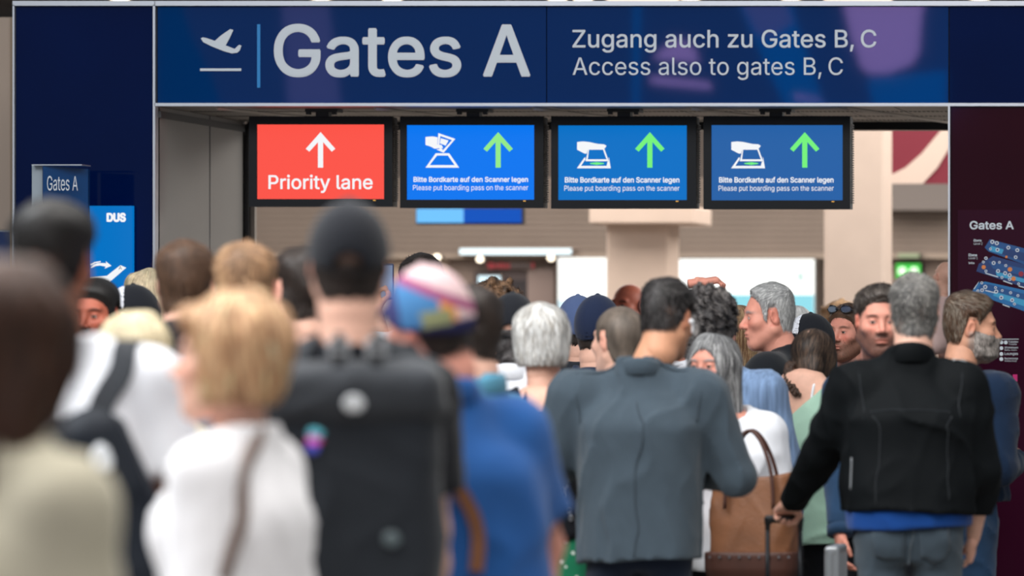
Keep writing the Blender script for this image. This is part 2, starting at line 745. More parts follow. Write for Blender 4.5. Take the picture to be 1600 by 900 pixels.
def skin_cols(V, skin, beard=0.0, beardc=(40, 30, 26), red=0.0, brow=(50, 38, 30), lips=1.0, scalp=None, hairline=None):
    b = np.array(lin(SKIN[skin]))
    C = np.tile(b, (len(V), 1))
    x, y, z = V[:, 0], V[:, 1], V[:, 2]

    def mix(w, c):
        nonlocal C
        w = np.clip(w, 0, 1)[:, None]
        C = C * (1 - w) + np.array(c)[None] * w
    rd = b * np.array([1.02, 0.72, 0.70])
    for sx in (-1, 1):
        mix((0.35 + red) * np.exp(-(((x - sx * 0.04) / 0.022) ** 2 + ((z + 0.02) / 0.02) ** 2)) * (y > 0.03), rd)
    mix((0.35 + red) * np.exp(-((x / 0.014) ** 2 + ((z + 0.028) / 0.014) ** 2)) * (y > 0.09), rd)
    mix(0.55 * (np.abs(x) > 0.074) * (np.abs(z) < 0.036) * (y < 0.015), rd * 0.95)
    mix((0.4 * red) * (z > 0.03) * (y > 0.03), rd)
    if beard > 0:
        m = sst(-0.018, -0.040, z - 0.25 * np.clip(0.06 - y, 0, 0.1)) * sst(-0.03, -0.005, y) * (z > -0.135)
        m = m * (1 - 0.9 * np.exp(-((x / 0.020) ** 4 + ((z + 0.063) / 0.0085) ** 4)) * (y > 0.07))
        m = m * (1 - np.exp(-(((np.abs(x) - 0.038) / 0.016) ** 2 + ((z + 0.028) / 0.02) ** 2)) * (y > 0.03))
        mix(beard * m, lin(beardc))
    wl = np.exp(-((x / 0.022) ** 4 + ((z + 0.062) / 0.0105) ** 4)) * (y > 0.078)
    mix(0.6 * lips * wl, b * np.array([0.88, 0.48, 0.46]))
    mix(0.75 * np.exp(-((x / 0.022) ** 4 + ((z + 0.0618) / 0.0028) ** 4)) * (y > 0.075), b * np.array([0.25, 0.12, 0.1]))
    for sx in (-1, 1):
        u = (x - sx * 0.033) / 0.019
        mix(0.8 * np.exp(-(u ** 4 + ((z - 0.0245 - 0.004 * (1 - u * u)) / 0.0052) ** 4)) * (y > 0.05), lin(brow))
        mix(0.30 * np.exp(-(((x - sx * 0.031) / 0.017) ** 4 + ((z - 0.004) / 0.011) ** 4)) * (y > 0.05), b * np.array([0.5, 0.32, 0.28]))
        mix(0.55 * np.exp(-(((x - sx * 0.031) / 0.0145) ** 4 + ((z - 0.0085) / 0.003) ** 4)) * (y > 0.06), b * 0.15)
    if scalp is not None:
        m = sst(0.0, 0.012, z - np.interp(y, hairline[0], hairline[1]))
        mix(0.8 * m, lin(scalp))
    return C


def eyes(mb, iris=(70, 60, 50), gaze=(0.0, 0.0)):
    for sx in (-1, 1):
        c = np.array([sx * 0.031, 0.0715, 0.0045])
        n, m, r = 16, 12, 0.0128
        vs, cs = [], []
        for i in range(m + 1):
            ph = math.pi * i / m
            for j in range(n):
                th = 2 * math.pi * j / n
                d = np.array([math.sin(ph) * math.cos(th), math.cos(ph), math.sin(ph) * math.sin(th)])
                vs.append(c + d * r)
                a = math.hypot(d[0] - gaze[0], d[2] - gaze[1])
                cs.append(lin((12, 10, 10)) if a < 0.24 else (lin(iris) if a < 0.5 else lin((214, 205, 198))))
                if d[1] < 0:
                    cs[-1] = lin((214, 205, 198))
        f = [(i * n + j, (i + 1) * n + j, (i + 1) * n + (j + 1) % n, i * n + (j + 1) % n) for i in range(m) for j in range(n)]
        mb.add(vs, f, cs)


HL = {  # hairlines: lowest z of the hair as a function of y
    'short': ([-.13, -.07, -.045, -.034, -.024, .010, .016, .030, .040, .055, .070, .085, .12],
              [-.078, -.088, -.078, -.040, .034, .034, -.012, -.008, .030, .050, .066, .078, .085]),
    'receding': ([-.13, -.07, -.045, -.034, -.024, .010, .016, .028, .036, .050, .060, .075, .12],
                 [-.058, -.068, -.060, -.030, .034, .034, -.014, -.008, .045, .078, .092, .10, .12]),
    'fade': ([-.13, -.07, -.045, -.030, -.020, .012, .02, .040, .052, .070, .085, .12],
             [-.05, -.06, -.05, .0, .038, .040, .02, .035, .055, .078, .088, .095]),
}


def hair_field(hf, style, h, vol=1.0, seed=1, length=1.0, fw=1.0):
    """hair grown from the head's own surface, thicker on top, cut at the hairline"""
    f = Field(hf.lo - np.array([0.05, 0.07, 0.16 if style in ('long', 'bob', 'ponytail') else 0.02]), np.array([0.16, 0.18, 0.2]), h)
    gx, gy, gz = f.grid()
    pts = np.stack(np.broadcast_arrays(gx, gy, gz), -1).reshape(-1, 3)
    d = hf.sample(pts).reshape(f.F.shape)
    # outside the head grid fall back on a cranium distance
    out = (pts < hf.lo).any(1) | (pts > hf.lo + hf.h * (hf.n - 1)).any(1)
    e = ell((0, -0.013, 0.030), (0.077, 0.094, 0.088))[0](pts[:, 0], pts[:, 1], pts[:, 2])
    d = d.reshape(-1)
    d[out] = np.maximum(e[out], 0.02)
    d = d.reshape(f.F.shape)
    N = Noise(seed, 70, (1, 1, 0.7), 6)
    if style in ('short', 'receding', 'fade', 'buzz'):
        tt = {'short': (0.005, 0.020), 'receding': (0.004, 0.018), 'fade': (0.003, 0.020), 'buzz': (0.0065, 0.0075)}[style]
        th = (tt[0] + (tt[1] - tt[0]) * sst(0.0, 0.10, gz - 0.3 * np.abs(gy + 0.01))) * vol
        amp = 0.0022 if style != 'buzz' else 0.0004
        F = d - th + amp * N(gx, gy, gz)
        hl = HL.get(style, HL['short'])
        zl = np.interp(gy, hl[0], hl[1])
        F = F + (th + 0.001) * 0.85 * (1 - sst(0.0, 0.024, gz - zl))
        g = zl - gz + 0.002 * N(gx * 2, gy * 2, gz * 2)
        F = np.maximum(F, g * 0.8)
        F = np.maximum(F, -(d + 0.004))
        # keep hair off the ears
        ear = np.sqrt(((np.abs(gx) - 0.083) / 0.014) ** 2 + ((gy + 0.010) / 0.021) ** 2 + ((gz - 0.0) / 0.033) ** 2)
        F = np.maximum(F, (1 - ear) * 0.012)
        f.F = F.astype(np.float32)
        return f
    f.F = (d - 0.008).astype(np.float32)
    if style == 'bob':       # full rounded hair ending at the nape
        f.put(ell((0, -0.030, 0.040), (0.098 * vol, 0.104 * vol, 0.098 * vol)), 0.02)
        for sx in (-1, 1):
            f.put(ell((sx * 0.050, -0.022, -0.030), (0.046 * vol, 0.072, 0.072)), 0.03)
        f.put(ell((0, -0.058, -0.035), (0.072 * vol, 0.062, 0.078)), 0.03)
        f.put(ell((0, 0.060, 0.085), (0.060, 0.042, 0.030)), 0.03)
        bot = -0.088
    elif style == 'long':
        f.put(ell((0, -0.022, 0.038), (0.094 * vol, 0.106 * vol, 0.092 * vol)), 0.02)
        L = 0.17 * length
        f.put(cone((0, -0.055, 0.0), (0, -0.070, -L), 0.075 * vol, 0.060 * vol, True), 0.04)
        for sx in (-1, 1):
            f.put(cone((sx * 0.055, -0.030, 0.02), (sx * 0.062, -0.045, -L), 0.046 * vol, 0.036 * vol), 0.03)
        bot = -0.5
    elif style == 'curly':
        f.put(ell((0, -0.026, 0.042), (0.098 * vol, 0.108 * vol, 0.094 * vol)), 0.02)
        f.put(ell((0, -0.060, -0.040), (0.078 * vol, 0.062 * vol, 0.085)), 0.03)
        bot = -0.125
    elif style == 'parted':   # drawn back tight from a parting
        f.put(ell((0, -0.022, 0.034), (0.086, 0.102, 0.092)), 0.015)
        f.put(ell((0.035, -0.07, -0.05), (0.035, 0.03, 0.05)), 0.02)
        bot = -0.090
        f.put(ell((0.0, -0.055, -0.045), (0.060, 0.045, 0.050)), 0.02)
    gx, gy, gz = f.grid()
    face = ell((0, 0.110, -0.045), (0.066 * fw, 0.078 * fw, 0.122 * (0.5 + 0.5 * fw)))
    if style == 'parted':
        face = ell((0, 0.110, -0.035), (0.080, 0.090, 0.11))
    f.put(face, 0.015, 's')
    f.F = np.maximum(f.F, np.maximum(bot - gz, -(d + 0.012)))
    amp = {'bob': 0.0045, 'long': 0.004, 'curly': 0.011, 'parted': 0.001}[style]
    fr = {'bob': 60, 'long': 75, 'curly': 115, 'parted': 60}[style]
    N = Noise(seed, fr, (1, 1, 0.35) if style != 'curly' else (1, 1, 1), 8)
    nape = sst(-0.13, -0.02, gz) if style == 'bob' else 1.0
    f.F = (f.F + amp * N(gx, gy, gz) * nape).astype(np.float32)
    return f


def strands(f, V, n, style, length, width, color, seed=3, jitter=0.25, lift=0.004, crown=(0.0, -0.045, 0.12), hi=None):
    """locks of hair as thin ribbons that run over the hair surface"""
    r = np.random.RandomState(seed)
    if len(V) == 0:
        return None
    p = V[r.randint(0, len(V), n)].astype(float)
    seg = 4
    base = np.array(lin(color))
    c = np.clip(base[None] * np.exp(r.normal(0, jitter, (n, 1))), 0, 0.95)
    if hi is not None:
        k = r.rand(n, 1) < 0.35
        c = np.where(k, np.array(lin(hi))[None] * np.exp(r.normal(0, jitter * 0.6, (n, 1))), c)
    L = length * r.uniform(0.6, 1.25, n)
    jd = r.normal(0, 0.30, (n, 3))
    P0, W0 = [], []
    ph = r.uniform(0, 6.28, n)
    for i in range(seg + 1):
        t = i / seg
        g = f.grad(p)
        d = f.sample(p)
        tgt = 0.0005 + lift * (t ** 1.5) * (1 + 0.8 * jd[:, 0])
        p = p - g * np.clip(d - tgt, -0.012, 0.012)[:, None]
        v = p - np.array(crown)
        v /= np.linalg.norm(v, axis=1, keepdims=True) + 1e-6
        fl = v + np.array([0, 0, -0.9])[None] * np.clip(1 - (p[:, 2:3] / 0.12), 0, 1) + jd
        if style == 'fwd':
            fl = fl + np.array([0, 1.6, 0])[None] * (p[:, 2:3] > 0.07)
        if style == 'curl':
            q = ph[:, None] + i * 1.9 + np.array([0, 2.1, 4.2])[None]
            fl = fl * 0.5 + 1.6 * np.sin(q)
        if style == 'fall':
            fl = np.array([0, -0.15, -1.0])[None] + 0.5 * v + jd * 0.4
        fl = fl - g * (fl * g).sum(1, keepdims=True)
        fl /= np.linalg.norm(fl, axis=1, keepdims=True) + 1e-6
        s = np.cross(fl, g)
        P0.append(p.copy())
        W0.append(s * (width * (1 - 0.85 * t ** 2)))
        p = p + fl * (L / seg)[:, None]
    P0, W0 = np.stack(P0, 1), np.stack(W0, 1)
    A, B = P0 - W0, P0 + W0
    VV = np.stack([A, B], 2).reshape(-1, 3)       # (n, seg+1, 2)
    base_i = (np.arange(n) * (seg + 1) * 2)[:, None] + (np.arange(seg) * 2)[None]
    Q = np.stack([base_i, base_i + 1, base_i + 3, base_i + 2], -1).reshape(-1, 4)
    CC = np.repeat(c, (seg + 1) * 2, 0)
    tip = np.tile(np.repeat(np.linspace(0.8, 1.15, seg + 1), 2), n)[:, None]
    return VV, Q, np.clip(CC * tip, 0, 1)


# ------------------------------------------------------------------ people: hands
_hand = {}


def hand_mesh(pose):
    """right hand: wrist at origin, fingers along +z, palm facing +y, thumb towards -x"""
    if pose in _hand:
        return _hand[pose]
    f = Field((-0.075, -0.05, -0.045), (0.065, 0.115, 0.215), 0.0054 if pose == 'relaxed' else 0.0043)
    curl = {'relaxed': (22, 28, 20), 'grip': (68, 78, 40), 'fist': (80, 90, 50), 'open': (6, 8, 6), 'pinch': (48, 52, 38)}[pose]
    f.put(cone((0, 0, -0.04), (0, 0, 0.01), 0.026, 0.025, False, 0.8))
    f.put(rbox((0.002, 0.0, 0.048), (0.040, 0.0145, 0.046), 0.013), 0.02)
    f.put(ell((-0.024, 0.010, 0.030), (0.017, 0.014, 0.028)), 0.012)
    f.put(ell((0.028, 0.007, 0.030), (0.013, 0.012, 0.030)), 0.012)
    for i, (fx, L, r, sp) in enumerate(((-0.030, 0.074, 0.0085, -5), (-0.010, 0.083, 0.0088, -1), (0.011, 0.077, 0.0084, 3), (0.031, 0.061, 0.0074, 8))):
        p = Vector((fx, 0, 0.088 - 0.004 * abs(i - 1)))
        a = 0.0
        extra = 6 * i if pose == 'relaxed' else 0
        for j, (fr, cu) in enumerate(zip((0.45, 0.30, 0.25), curl)):
            a += math.radians(cu + extra * (j == 0))
            dv = Vector((math.sin(math.radians(sp)) * math.cos(a), math.sin(a), math.cos(a)))
            q = p + dv * (L * fr)
            f.put(cone(p, q, r * (1.0 - 0.08 * j), r * (0.96 - 0.10 * j)), 0.0035 if j else 0.006)
            f.put(ell(tuple(p), (r * 1.06,) * 3), 0.003)
            p = q
    tp = [(-0.026, 0.008, 0.020), (-0.050, 0.016, 0.048), (-0.056, 0.026, 0.076), (-0.052, 0.036, 0.098)]
    if pose in ('grip', 'fist'):
        tp = [(-0.026, 0.010, 0.022), (-0.046, 0.026, 0.046), (-0.034, 0.046, 0.064), (-0.014, 0.052, 0.076)]
    if pose == 'pinch':
        tp = [(-0.026, 0.010, 0.022), (-0.048, 0.030, 0.046), (-0.046, 0.056, 0.066), (-0.038, 0.072, 0.086)]
    for i in range(3):
        f.put(cone(tp[i], tp[i + 1], (0.0140, 0.0105, 0.0098)[i], (0.0110, 0.0098, 0.0080)[i]), 0.006)
    _hand[pose] = f.mesh()
    return _hand[pose]


# ------------------------------------------------------------------ people: figure
M_SKIN = mat('skin', (220, 170, 150), rough=0.52, spec=0.35, attr=True, var=0.06, vscale=40)
M_HAIR = mat('hair', (60, 50, 40), rough=0.5, spec=0.35, attr=True, var=0.22, vscale=60, stretch=(1, 1, 0.25))


def cloth(name, color, rough=0.88, var=0.07, vscale=5, bump=0.25, bscale=260, sheen=0.15, **kw):
    return mat(name, color, rough=rough, var=var, vscale=vscale, bump=bump, bscale=bscale, sheen=sheen, spec=0.14, **kw)


def person(px, top, s, label, heading=0, yaw=0, pitch=0, roll=0, skin='fair', female=False,
           hair='short', hairc='brown', hvol=1.0, hlen=1.0, hface=1.0, hi=None, nstr=0, strand='fwd', slen=0.03, swid=0.0011,
           sjit=0.25, beard=None, beardc='brown', face=False, red=0.0, gaze=(0, 0), iris=(70, 60, 50),
           top_g=None, bottom=None, shoe=None, sw=None, bulk=1.0, belly=1.0, lean=(0, 0), headoff=(0, 0.02),
           L=None, R=None, Lh=('relaxed', None), Rh=('relaxed', None), topres=0.015, hs=None, seed=1, cap=None, jaw=1.0,
           nose=1.0, neck_up=0.0, bres=0.026):
    """One standing figure. px/top: column of the head's middle and row of its crown, s: pixels per metre there.
    heading: 0 walks away from the camera, 90 faces right, 180 faces the camera."""
    Y = FPX / s
    ray = math.atan((px - CX) / FPX)
    rz = -(math.radians(heading) + ray)
    hs = hs or (0.94 if female else 0.99)
    hair_top = {'short': .018, 'receding': .014, 'fade': .018, 'buzz': .004, 'bob': .02, 'long': .016, 'curly': .022, 'parted': .01, 'bald': 0.0, None: 0.0}[hair] * hvol
    if cap:
        hair_top = 0.016
    ztop = Z(top, Y)
    hz = ztop - (0.118 + hair_top) * hs
    Hs = hz + 0.118
    k = min(Hs / 1.75, 1.10)
    root = empty('person', (X(px, Y), Y, 0), rz)
    tag(root, label, 'person')
    # --- skeleton in the figure's own frame, head centre over the origin
    hx, hy = 0.0, 0.0
    sh = hz - 0.228 * (0.5 + 0.5 * k) - neck_up
    tx, ty = -headoff[0], -headoff[1] - 0.015      # torso top under the head
    px_, py_ = tx - lean[0], ty - lean[1]          # pelvis
    sw = sw or (0.158 if female else 0.182)
    sw *= k

    def spine(z):
        t = np.clip((z - 0.92 * k) / (sh - 0.92 * k), 0, 1.15)
        return px_ + (tx - px_) * t ** 1.3, py_ + (ty - py_) * t ** 1.3
    J = {}
    for n_, sx, spec in (('L', -1, L), ('R', 1, R)):
        spec = spec or ((0.13, -0.06, -1), (-0.02, 0.30, -1))
        S = Vector((tx + sx * sw, ty, sh - 0.025))
        e = Vector((spec[0][0] * sx, spec[0][1], spec[0][2])).normalized() * 0.285 * k
        w_ = Vector((spec[1][0] * sx, spec[1][1], spec[1][2])).normalized() * 0.245 * k
        J[n_] = (S, S + e, S + e + w_)
    HM = T4((hx, hy, hz), rot(pitch, roll, yaw * -1)) @ Matrix.Scale(hs, 4)
    hres = 0.0035 if face else 0.0068
    hf = head_field(hres, female, jaw, nose)
    V, Q = hf.mesh()
    body = MB()
    Hn = np.array(HM)

    def hx_(v):
        return v @ Hn[:3, :3].T + Hn[:3, 3]
    hl = HL['receding' if hair == 'receding' else ('fade' if hair == 'fade' else 'short')]
    shade = HAIRC[hairc] if hair in ('short', 'fade', 'buzz', 'receding') else None
    C = skin_cols(V, skin, beard=(0.75 if beard >= 0.004 else 0.5) if beard else 0.0, beardc=HAIRC[beardc], red=red,
                  brow=HAIRC[hairc] if hairc not in ('blond', 'white', 'paleblond') else (150, 120, 96),
                  lips=1.0 if female else 0.6, scalp=shade, hairline=hl)
    body.add(hx_(V), Q, C)
    sc = np.array(lin(SKIN[skin]))
    if face:
        em = MB()
        eyes(em, iris, gaze)
        body.add(hx_(np.concatenate(em.v)), [q for f in em.f for q in f], np.concatenate(em.c))
    # trunk, arms and legs of the body under the clothes
    bf = Field((min(px_, tx) - 0.30 * k, min(py_, ty) - 0.26, 0.0), (max(px_, tx) + 0.30 * k, max(py_, ty) + 0.26, sh + 0.16), bres)
    bf.put(loft([.86 * k, .95 * k, 1.06 * k, 1.25 * k, sh - 0.06, sh + 0.02, sh + 0.06],
                [.14 * k, .15 * k, .13 * k * bulk, .145 * k * bulk, .15 * k, .10 * k, .06],
                [.10 * k, .11 * k, .095 * k * bulk, .105 * k * bulk, .10 * k, .07, .055],
                *zip_spine(spine, [.86 * k, .95 * k, 1.06 * k, 1.25 * k, sh - 0.06, sh + 0.02, sh + 0.06])))
    for sx in (-1, 1):
        bf.put(cone((tx, ty, sh + 0.01), (tx + sx * sw * 0.85, ty, sh - 0.03), 0.050, 0.040), 0.05)
        hp, kn, an = (px_ + sx * .088 * k, py_, .90 * k), (px_ + sx * .095 * k, py_ + .015, .50 * k), (px_ + sx * .10 * k, py_ - .01, .08)
        bf.put(cone(hp, kn, .075 * k, .050 * k), 0.03)
        bf.put(cone(kn, an, .050 * k, .034 * k), 0.03)
    V, Q = bf.mesh()
    body.add(V, Q, sc)
    nr = (0.048 if female else 0.060) * hs
    na, nb = HM @ Vector((0, -0.027, -0.075)), Vector((tx, ty - 0.004, sh + 0.005))
    nf = Field(np.minimum(na, nb) - 0.09, np.maximum(na, nb) + 0.09, 0.009)
    nf.put(cone(na, nb, nr, nr + 0.004))
    for sx in (-1, 1):
        nf.put(cone(HM @ Vector((sx * 0.048, -0.02, -0.055)), (tx + sx * 0.016, ty + 0.045, sh + 0.01), 0.016, 0.015), 0.025)
    V, Q = nf.mesh()
    body.add(V, Q, sc)
    for n_, sx, hd in (('L', -1, Lh), ('R', 1, Rh)):
        S, E, W = J[n_]
        ar = 0.9 if female else 1.0
        lo = np.min([S, E, W], 0) - 0.08
        hi_ = np.max([S, E, W], 0) + 0.08
        af = Field(lo, hi_, 0.012)
        af.put(cone(S, E, 0.048 * k * ar * bulk, 0.038 * k * ar))
        af.put(cone(E, E.lerp(W, 0.35), 0.037 * k * ar, 0.039 * k * ar), 0.02)
        af.put(cone(E.lerp(W, 0.3), W, 0.039 * k * ar, 0.025 * k * ar), 0.02)
        V, Q = af.mesh()
        body.add(V, Q, sc)
        pose, pn = hd
        fd = (W - E).normalized()
        pdir = Vector(pn[0]) if pn else Vector((-sx, 0.25, 0))
        fdir = Vector(pn[1]) if pn and len(pn) > 1 else fd
        hv, hq = hand_mesh(pose)
        hv = hv * (0.92 * ar * k)
        hv = hv.copy()
        # the mesh is a right hand with its thumb at -x; mirror for the left
        if sx < 0:
            hv[:, 0] *= -1
            hq = hq[:, ::-1]
        M_ = np.array(frame(W, fdir, pdir))
        body.add(hv @ M_[:3, :3].T + M_[:3, 3], hq, sc * np.array([1.0, 0.93, 0.92]))
        J[n_ + 'M'] = Matrix(M_.tolist())
    body.build('body', M_SKIN, root, smooth=True)
    # --- hair
    hairobj = None
    if hair and hair != 'bald':
        ff = hair_field(hf, hair, 0.0038 if face else 0.0062, hvol, seed, hlen, hface)
        if cap:
            ff.cut(lambda x, y, z: z - (0.0 + 0 * x + 0 * y))
        V, Q = ff.mesh()
        if len(V):
            hb = MB()
            base = np.array(lin(HAIRC[hairc]))
            r = np.random.RandomState(seed)
            N = Noise(seed + 9, 90, (1, 1, 0.25), 6)
            m = np.exp(0.22 * N(V[:, 0], V[:, 1], V[:, 2]))[:, None]
            cc = base[None] * m * 0.85
            if hi is not None:
                w = (sst(-0.2, 1.0, Noise(seed + 4, 45, (1, 1, 0.3), 6)(V[:, 0], V[:, 1], V[:, 2])))[:, None] * 0.8
                cc = cc * (1 - w) + np.array(lin(hi))[None] * w
            hb.add(hx_(V), Q, np.clip(cc, 0, 1))
            if nstr:
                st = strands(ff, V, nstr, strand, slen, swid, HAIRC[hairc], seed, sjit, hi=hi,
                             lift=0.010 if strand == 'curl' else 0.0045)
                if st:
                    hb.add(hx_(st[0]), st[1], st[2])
            hairobj = hb.build('hair', M_HAIR, root, smooth=True)
    if beard:
        bfield = Field(hf.lo, hf.lo + hf.h * 4, hf.h)
        bfield.n, bfield.ax = hf.n, hf.ax
        x, y, z = bfield.grid()
        N = Noise(seed + 3, 160, (1, 1, 1), 7)
        up = -0.030 + 0.30 * np.clip(0.055 - y, 0, 0.1) - 0.0 * x
        must = np.sqrt((x / 0.034) ** 2 + ((z + 0.049) / 0.008) ** 2)
        reg = np.maximum(z - up - 0.012 * (np.abs(x) > 0.03), 0.004 - y)
        reg = np.maximum(reg, -0.118 - z + 0 * x)
        mouth = (1 - np.sqrt((x / 0.024) ** 2 + ((z + 0.063) / 0.0095) ** 2)) * 0.010
        taper = sst(0.0, -0.022, reg) * (1 + 0.8 * np.exp(-((z + 0.105) / 0.03) ** 2) * (y > 0.03))
        F = np.maximum(hf.F - beard * taper + 0.0012 * N(x, y, z) * taper, reg)
        F = np.maximum(F, mouth + 0 * F)
        M2 = np.maximum(hf.F - beard * 0.8 + 0.0012 * N(x, y, z), (must - 1) * 0.008 + 0 * F)
        F = np.minimum(F, M2 + (y < 0.06) * 1.0)
        bfield.F = np.maximum(F, -(hf.F + 0.003)).astype(np.float32)
        V, Q = bfield.mesh()
        bb = MB()
        base = np.array(lin(HAIRC[beardc]))
        if beard >= 0.006:
          bb.add(hx_(V), Q, np.clip(base[None] * np.exp(0.4 * N(V[:, 0], V[:, 1], V[:, 2]))[:, None], 0, 1))
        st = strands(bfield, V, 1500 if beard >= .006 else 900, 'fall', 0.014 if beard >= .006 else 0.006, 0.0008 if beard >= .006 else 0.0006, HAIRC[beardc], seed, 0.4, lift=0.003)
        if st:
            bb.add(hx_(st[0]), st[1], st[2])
        bb.build('beard', M_HAIR, root, smooth=True)
    info = dict(root=root, HM=HM, J=J, k=k, sh=sh, spine=spine, sw=sw, tx=tx, ty=ty, px=px_, py=py_, hz=hz, hf=hf, hs=hs, Y=Y, bulk=bulk, female=female, belly=belly)
    if cap:
        make_cap(info, **cap)
    if top_g:
        garment(info, seed=seed, defres=topres, **top_g)
    if bottom:
        trousers(info, seed=seed, **bottom)
    shoes(info, shoe or mat('dark_shoe', (40, 38, 38), rough=0.5))
    return info


def zip_spine(spine, zs):
    q = [spine(z) for z in zs]
    return [a[0] for a in q], [a[1] for a in q]


def garment(I, m, kind='tee', name=None, res=None, defres=0.012, seed=1, sleeve='short', hem=None, loose=0.0, amp=0.005,
            freq=26.0, collar=None, collar_m=None, neck=1.0, stretch=(1, 1, 0.6), label=None, scoop=0.0, cuttop=None):
    """shirt, jacket or blouse cut from the figure's own measurements; ends flat at hem and cuffs"""
    res = res or defres
    k, sh, sp, sw, tx, ty = I['k'], I['sh'], I['spine'], I['sw'], I['tx'], I['ty']
    bu, be = I['bulk'], I['belly']
    hem = (hem if hem is not None else 0.80) * k
    J = I['J']
    pts = [J['L'][1], J['R'][1], J['L'][0], J['R'][0]]
    if sleeve == 'long':
        pts += [J['L'][2], J['R'][2]]
    lo = np.min([list(p) for p in pts] + [[I['px'] - .28 * k, I['py'] - .24, hem]], 0) - 0.09
    hi = np.max([list(p) for p in pts] + [[I['px'] + .28 * k, I['py'] + .24, sh + 0.13]], 0) + 0.09
    lo[2] = min(lo[2], hem - 0.03)
    f = Field(lo, hi, res)
    g = loose
    fem = I['female']
    zs = [hem, .93 * k, 1.05 * k, 1.18 * k, 1.30 * k, sh - 0.05, sh + 0.005, sh + 0.045, sh + 0.08]
    if hem > .93 * k:
        zs = [hem, hem + (1.05 * k - hem) * .5, 1.05 * k, 1.18 * k, 1.30 * k, sh - 0.05, sh + 0.005, sh + 0.045, sh + 0.08]
    hipw = .180 if fem else .172
    a = [(hipw + g) * k * be, (hipw + g) * k * be, (.148 + g * 1.2) * k * bu * be, (.156 + g) * k * bu, (.168 + g) * k * bu, sw * 0.86 + g * .4, sw * 0.62, .084, .078]
    b = [(.146 + g) * k * be, (.140 + g) * k * be, (.112 + g * 1.2) * k * bu * be, (.120 + g) * k * bu, (.128 + g) * k * bu, .108 * k + g * .6, .092 * k, .084, .078]
    if collar and collar != 'tee':
        zs = zs + [sh + 0.15]
        a, b = a[:-2] + [.083, .078, .074], b[:-2] + [.083, .078, .075]
    f.put(loft(zs, a, b, *zip_spine(sp, zs), n=2.5))
    for n_, sx in (('L', -1), ('R', 1)):
        S, E, W = J[n_]
        arf = 0.92 if fem else 1.0
        r0 = (0.057 + g * .6) * k * arf * bu
        r1, r2 = (0.051 + g * .5) * k * arf, (0.037 + g * .4) * k * arf
        f.put(cone((tx + sx * 0.042, ty - 0.014, sh + 0.046), (tx + sx * sw * 0.86, ty, sh - 0.014 + g * .3), 0.036, 0.050 + g * .4), 0.04)
        f.put(ell(tuple(S + Vector((-sx * 0.010, 0, -0.008))), (0.050 + g * .5, 0.056 + g * .5, 0.055 + g * .5)), 0.07)
        if sleeve == 'none':
            continue
        if sleeve == 'short':
            t = 0.72
            f.put(cone(S, S.lerp(E, t), r0, r1 * 1.18 + 0.004, True), 0.035)
        elif sleeve == 'elbow':
            f.put(cone(S, S.lerp(E, 1.0), r0, r1 * 1.15, True), 0.035)
        else:
            f.put(cone(S, E, r0, r1), 0.05)
            f.put(cone(E, W, r1, r2, True), 0.022)
    if fem:
        for sx in (-1, 1):
            f.put(ell((tx + sx * .075 * k, ty + .085, sh - .14), (.065, .06, .07)), 0.05)
    f.disp(folds(seed + 11, amp, freq, stretch))
    f.cut(lambda x, y, z: (hem + 0.012 * np.sin(9 * x + seed)) - z + 0 * y)
    if cuttop:
        f.cut(lambda x, y, z: (z - (sh + cuttop[0] + cuttop[1] * (x - tx))) * 0.85 + 0 * y, 0.01)
    # neck opening
    nz = 0.058 if fem else 0.066
    if not collar or collar == 'tee':
        dpt = 0.02 + scoop
        f.cut(lambda x, y, z: (z - (sh + 0.076 - scoop * 0.7 - (y - ty) * 0.5)) * 0.9 + 0 * x, 0.01)
        f.put(cone((tx, ty - 0.004, sh + 0.045 - scoop), (tx, ty + 0.004, sh + 0.16), nz * neck + scoop * .8 - .004, nz * neck + 0.004 + scoop * .8), 0.004, 's')
    else:
        hcol = {'stand': .100, 'blazer': .092, 'fold': .092, 'band': .080}[collar]
        f.cut(lambda x, y, z: (z - (sh + hcol - (y - ty) * 0.34)) * 0.9 + 0 * x, 0.006)
        f.put(cone((tx, ty - 0.002, sh + 0.055), (tx, ty + 0.004, sh + 0.16), nz * neck, nz * neck + 0.006), 0.004, 's')
    V, Q = f.mesh()
    mb = MB().add(V, Q)
    o = mb.build(name or {'tee': 'shirt'}.get(kind, kind), m, I['root'], smooth=True)
    if label:
        o['label'] = label
    I['top'], I['top_field'] = o, f
    # collar band
    cm = collar_m or m
    if collar:
        hc, th = {'tee': (0.012, 0.005), 'stand': (0.055, 0.007), 'fold': (0.040, 0.007), 'blazer': (0.040, 0.008), 'band': (0.02, 0.004)}[collar]
        cb = MB()
        n = 40
        ring = []
        for i in range(n + 1):
            u = 2 * math.pi * i / n
            x, y = math.sin(u), math.cos(u)
            front = (y + 1) / 2
            r = nz * neck
            zb = sh + 0.066 - front * 0.045 - (scoop * 0.8 if collar == 'tee' else 0)
            if collar == 'tee':
                r += scoop * 0.8
            hh = hc * (1 - 0.35 * front)
            prof = [(r + 0.012, zb - 0.014), (r + 0.012 + th, zb + hh * .1), (r + 0.008 + th, zb + hh * .8), (r + .006 + th * .5, zb + hh), (r + 0.004, zb + hh * .9), (r + 0.004, zb - 0.01)]
            if collar == 'stand':
                zb += .012
                prof = [(r + 0.008, zb - 0.022), (r + 0.0175, zb - 0.010), (r + 0.0150, zb + hh * .75), (r + .010, zb + hh * .95), (r - 0.001, zb + hh * .90), (r + 0.001, zb - 0.01)]
            if collar in ('fold', 'blazer'):
                prof = [(r + 0.008, zb - 0.022), (r + 0.0185, zb - 0.012), (r + 0.0155, zb + hh * .7), (r + .010, zb + hh), (r - 0.001, zb + hh * .9), (r + 0.001, zb - 0.01)]
            for rr, zz in prof:
                ring.append((tx + x * rr, ty - 0.004 + y * rr * 1.02, zz))
        m_ = len(prof)
